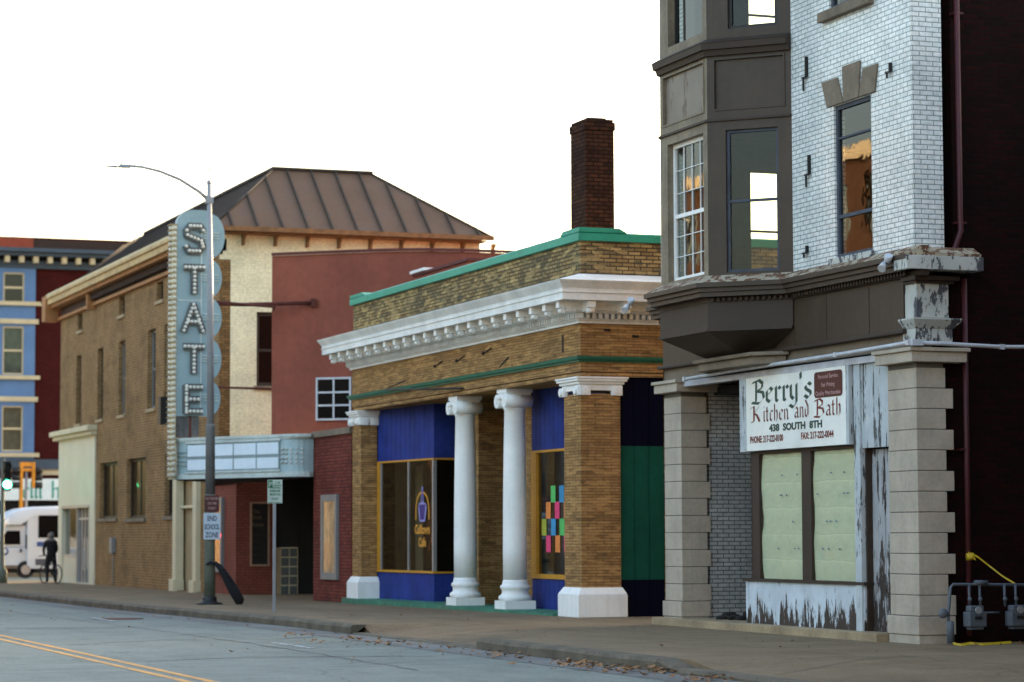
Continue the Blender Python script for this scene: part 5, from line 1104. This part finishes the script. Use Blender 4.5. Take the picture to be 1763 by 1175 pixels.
# traffic signals
t = thing('traffic_signal', 'near traffic signal on dark pole showing green at the left edge', 'traffic signal', (15.12, 92.8, -.2))
mb = MB(); mb.lathe(15.12, 92.8, [(.2, -.2), (.2, .25), (.10, .35), (.08, 1.0), (.07, 4.2)], 12); mb.build('pole', 'pole_low', t)
hd = MB(); hd.box(15.08, 15.36, 92.45, 92.7, 3.05, 4.1); h_ = hd.build('signal_head', 'black', t, bevel=.04)
for z in (3.26, 3.58, 3.9): mb = MB(); mb.tube([(15.22, 92.45, z), (15.22, 92.28, z)], .13, 12, cap=False); mb.build('visor', 'black', h_)
mb = MB(); mb.tube([(15.22, 92.45, 3.27), (15.22, 92.40, 3.27)], [.14, .13], 14); mb.build('green_lens', 'lamp_green', h_)
t = thing('traffic_signal', 'twin yellow traffic signal with black visors above the white bus', 'traffic signal', (19.3, 112, -.2))
k = 112/95
def zz(z): return 1.5+(z-1.5)*k
mb = MB(); mb.tube([(19.27, 112.1, -.2), (19.27, 112.1, 4.5)], .06, 8); mb.build('pole', 'pole_up', t)
for x0, x1, zb in ((18.98, 19.10, 2.2), (19.5, 19.62, zz(3.2))):
    mb = MB(); mb.box(x0, x1, 111.9, 112.2, zb, zz(4.13)); mb.build('signal_housing', 'sig_yellow', t, bevel=.02)
mb = MB(); mb.box(19.1, 19.5, 111.95, 112.1, 4.42, 4.6); mb.box(19.1, 19.5, 111.97, 112.08, 4.22, 4.34); mb.build('bracket_arm', 'sig_yellow', t)
for x0, x1 in ((18.65, 18.97), (19.63, 19.93)):
    for z in (3.62, 3.95, 4.25): mb = MB(); mb.tube([(x0, 112, z), (x1, 112, z)], .14, 10); mb.build('visor', 'black', t)
# bus
t = thing('shuttle_bus', 'white cutaway shuttle bus with blue logo crossing behind the brown building', 'bus', (19.5, 103, -.2))
mb = MB(); x0 = 17.7
mb.box(17.75, 23.5, 103, 105.2, .15, 2.3); mb.build('body', 'bus_white', t, bevel=.06)
rows = []
for (x, z) in ((16.86, 1.98), (16.84, 2.18), (17.1, 2.38), (17.5, 2.52), (18.0, 2.60), (19, 2.63), (23.5, 2.63)): rows.append([(x, 102.98, 1.9 if x < 17.8 else 2.2), (x, 102.97, z-.08), (x, 103.05, z-.015), (x, 103.3, z), (x, 105, z), (x, 105.2, z-.1), (x, 105.2, 1.9)])
mb = MB(); mb.grid(rows); mb.face(rows[0]); mb.build('roof', 'bus_white', t)
mb = MB(); mb.hexa([(14.6, 103.15, .2), (17.8, 103.1, .2), (17.8, 105.1, .2), (14.6, 105.05, .2), (14.7, 103.15, .95), (17.8, 103.1, 1.0), (17.8, 105.1, 1.0), (14.7, 105.05, .95)]); mb.hexa([(16.3, 103.14, 1.0), (17.74, 103.1, 1.0), (17.74, 105.1, 1.0), (16.3, 105.06, 1.0), (16.85, 103.2, 1.9), (17.74, 103.15, 1.9), (17.74, 105.05, 1.9), (16.85, 105.0, 1.9)]); mb.build('cab', 'bus_white', t, bevel=.05)
mb = MB(); mb.hexa([(16.62, 103.10, 1.12), (17.52, 103.085, 1.12), (17.52, 103.15, 1.12), (16.62, 103.15, 1.12), (17.0, 103.13, 1.66), (17.5, 103.13, 1.66), (17.5, 103.2, 1.66), (17.0, 103.2, 1.66)]); mb.build('cab_window', 'black_glass', t)
for a in (18.2, 19.25, 20.3, 21.35): mb = MB(); mb.box(a, a+.82, 102.97, 103.01, 1.38, 2.27); mb.build('side_window', 'black_glass', t, bevel=.03)
for x in (15.4, 17.75-.05, 21.9):
    if x == 17.7: x = 17.72
    mb = MB(); mb.tube([(x, 103.02, .13), (x, 103.3, .13)], .34, 20); w_ = mb.build('wheel', 'tyre', t); mb = MB(); mb.tube([(x, 103.0, .13), (x, 103.02, .13)], .19, 14); mb.build('rim', 'alu', w_)
mb = MB(); mb.box(16.5, 17.4, 103.02, 103.08, .18, .30); mb.build('running_board', 'tan_trim', t); mb = MB(); mb.box(17.45, 23.5, 103.02, 105, .0, .16); mb.build('underbody', 'void', t)
mb = MB(); mb.box(18.15, 18.5, 102.98, 103.0, 1.04, 1.22); mb.box(18.3, 18.6, 102.98, 103.0, 2.31, 2.36); mb.tube([(16.9, 103.09, .85), (16.9, 103.10, .85)], .16, 14); mb.build('logo', 'bus_blue', t)
mb = MB(); mb.tube([(16.9, 103.07, .87), (16.9, 103.09, .87)], .09, 14); mb.build('logo_centre', 'bus_white', t)
mb = MB(); mb.box(17.72, 17.75, 103.0, 103.1, .95, 1.5); mb.box(17.5, 17.56, 102.98, 103.1, .82, .95); mb.build('trim', 'black', t)
text_on(FY(103.1), 'TRANSIT', 17.1, .36, .17, -.015, 'bus_blue', t, ext=.001) if False else None
mb = MB(); mb.box(18.1, 18.75, 102.985, 103.0, .3, .55); mb.build('battery_door', 'meter', t)
# person astride a bicycle
def skin_obj(name, verts, edges, radii, m, parent, root=0, sub=2):
    off = parent_loc(parent) if parent else Vector((0, 0, 0))
    me = bpy.data.meshes.new(name); me.from_pydata([tuple(Vector(v)-off) for v in verts], edges, []); me.materials.append(M[m] if isinstance(m, str) else m)
    o = bpy.data.objects.new(name, me); col.objects.link(o)
    if parent: o.parent = parent
    sk = o.modifiers.new('skin', 'SKIN'); sk.use_smooth_shade = True
    for i, r in enumerate(radii): me.skin_vertices[0].data[i].radius = (r, r) if not isinstance(r, tuple) else r; me.skin_vertices[0].data[i].use_root = (i == root)
    s = o.modifiers.new('sub', 'SUBSURF'); s.levels = sub; s.render_levels = sub
    return o
def person():
    bx, by, g0 = 16.45, 90.5, zs(90.5)
    t = thing('person', 'person in black jacket and trousers with grey hood standing astride a bicycle', 'person', (bx, by, g0))
    P = lambda x, y, z: (bx+x, by+y, g0+z)
    V = [P(0, 0, .95), P(0, .0, 1.1), P(-.02, .02, 1.3), P(-.03, .04, 1.45), P(-.02, .03, 1.54), P(-.01, .0, 1.62), P(-.01, -.01, 1.70),
         P(-.1, 0, .90), P(-.13, .05, .50), P(-.14, -.02, .10), P(-.15, .08, .04), P(.1, 0, .90), P(.15, .1, .50), P(.16, 0, .10), P(.15, .1, .04),
         P(-.19, .03, 1.42), P(-.25, .1, 1.18), P(-.20, .3, 1.02), P(-.17, .36, 1.0), P(.15, .03, 1.42), P(.22, .12, 1.18), P(.17, .3, 1.02), P(.15, .36, 1.0)]
    E_ = [(0, 1), (1, 2), (2, 3), (3, 4), (4, 5), (5, 6), (0, 7), (7, 8), (8, 9), (9, 10), (0, 11), (11, 12), (12, 13), (13, 14), (3, 15), (15, 16), (16, 17), (17, 18), (3, 19), (19, 20), (20, 21), (21, 22)]
    Rr = [.15, .155, .175, .15, .06, .085, .08, .095, .07, .05, .045, .095, .07, .05, .045, .075, .055, .04, .035, .075, .055, .04, .035]
    skin_obj('body', V, E_, Rr, 'cloth', t)
    hx = MB(); hx.ball(P(-.0, .0, 1.665), .105, 12, (.9, 1.05, 1.2)); hx.ball(P(-.02, -.02, 1.5), .15, 10, (1.1, .9, .5)); hx.build('hood', 'hood', t)
    f = MB(); f.ball(P(-.04, .05, 1.66), .085, 10, (.95, 1., 1.2)); f.ball(P(-.12, .09, 1.65), .016, 6); f.build('face', 'skin', t)
    for i, x in enumerate((-.17, .15)):
        vv = [P(x, .34, 1.0), P(x, .40, .99)]; ee = [(0, 1)]; rr = [.035, .035]
        for k in range(4): a = P(x-.03+.02*k, .43, 1.0); b = P(x-.03+.02*k, .47-.005*abs(k-1.5), .985); c = P(x-.03+.02*k, .455, .955); n = len(vv); vv += [a, b, c]; ee += [(1, n), (n, n+1), (n+1, n+2)]; rr += [.009]*3
        n = len(vv); vv += [P(x-.05, .38, .99), P(x-.055, .42, .97)]; ee += [(0, n), (n, n+1)]; rr += [.011, .009]
        skin_obj('hand', vv, ee, rr, 'skin', t, sub=1)
    for x in (-.15, .15): s = MB(); s.ball(P(x, .06, .045), .06, 8, (.8, 2.1, .75)); s.build('shoe', 'shoe', t)
    b = thing('bicycle', 'dark bicycle held between the legs of the person in black', 'bicycle', (bx, by, g0)); b.rotation_euler = (0, 0, R(16))
    for y in (-.50, .56):
        m_ = MB(); n = 28; rows = []
        for k in range(n+1):
            a = 2*math.pi*k/n; c = Vector(P(0, y+.31*math.cos(a), .33+.31*math.sin(a)))
            rows.append([c+.022*(math.cos(q)*Vector((1, 0, 0))+math.sin(q)*Vector((0, math.cos(a), math.sin(a)))) for q in [2*math.pi*j/8 for j in range(8)]])
        m_.grid(rows, True)
        wl_ = m_.build('wheel', 'tyre', b); m_ = MB()
        for k in range(8): a = math.pi*k/4+.2; m_.tube([P(0, y, .33), P(0, y+.3*math.cos(a), .33+.3*math.sin(a))], .004, 4)
        m_.build('spokes', 'alu', wl_)
    m_ = MB()
    for a, c in (((0, -.50, .33), (0, -.1, .30)), ((0, -.1, .30), (0, -.18, .82)), ((0, -.15, .78), (0, .40, .80)), ((0, -.1, .30), (0, .42, .72)), ((0, .56, .33), (0, .39, .95)), ((0, -.5, .33), (0, -.16, .74))): m_.tube([P(*a), P(*c)], .018, 6)
    m_.build('frame', 'black', b); m_ = MB(); m_.tube([P(-.27, .44, .95), P(0, .38, .97), P(.27, .44, .95)], .016, 6); m_.build('handlebar', 'black', b); m_ = MB(); m_.ball(P(0, -.2, .85), .07, 8, (1, 2, .5)); m_.build('saddle', 'black', b)
person()
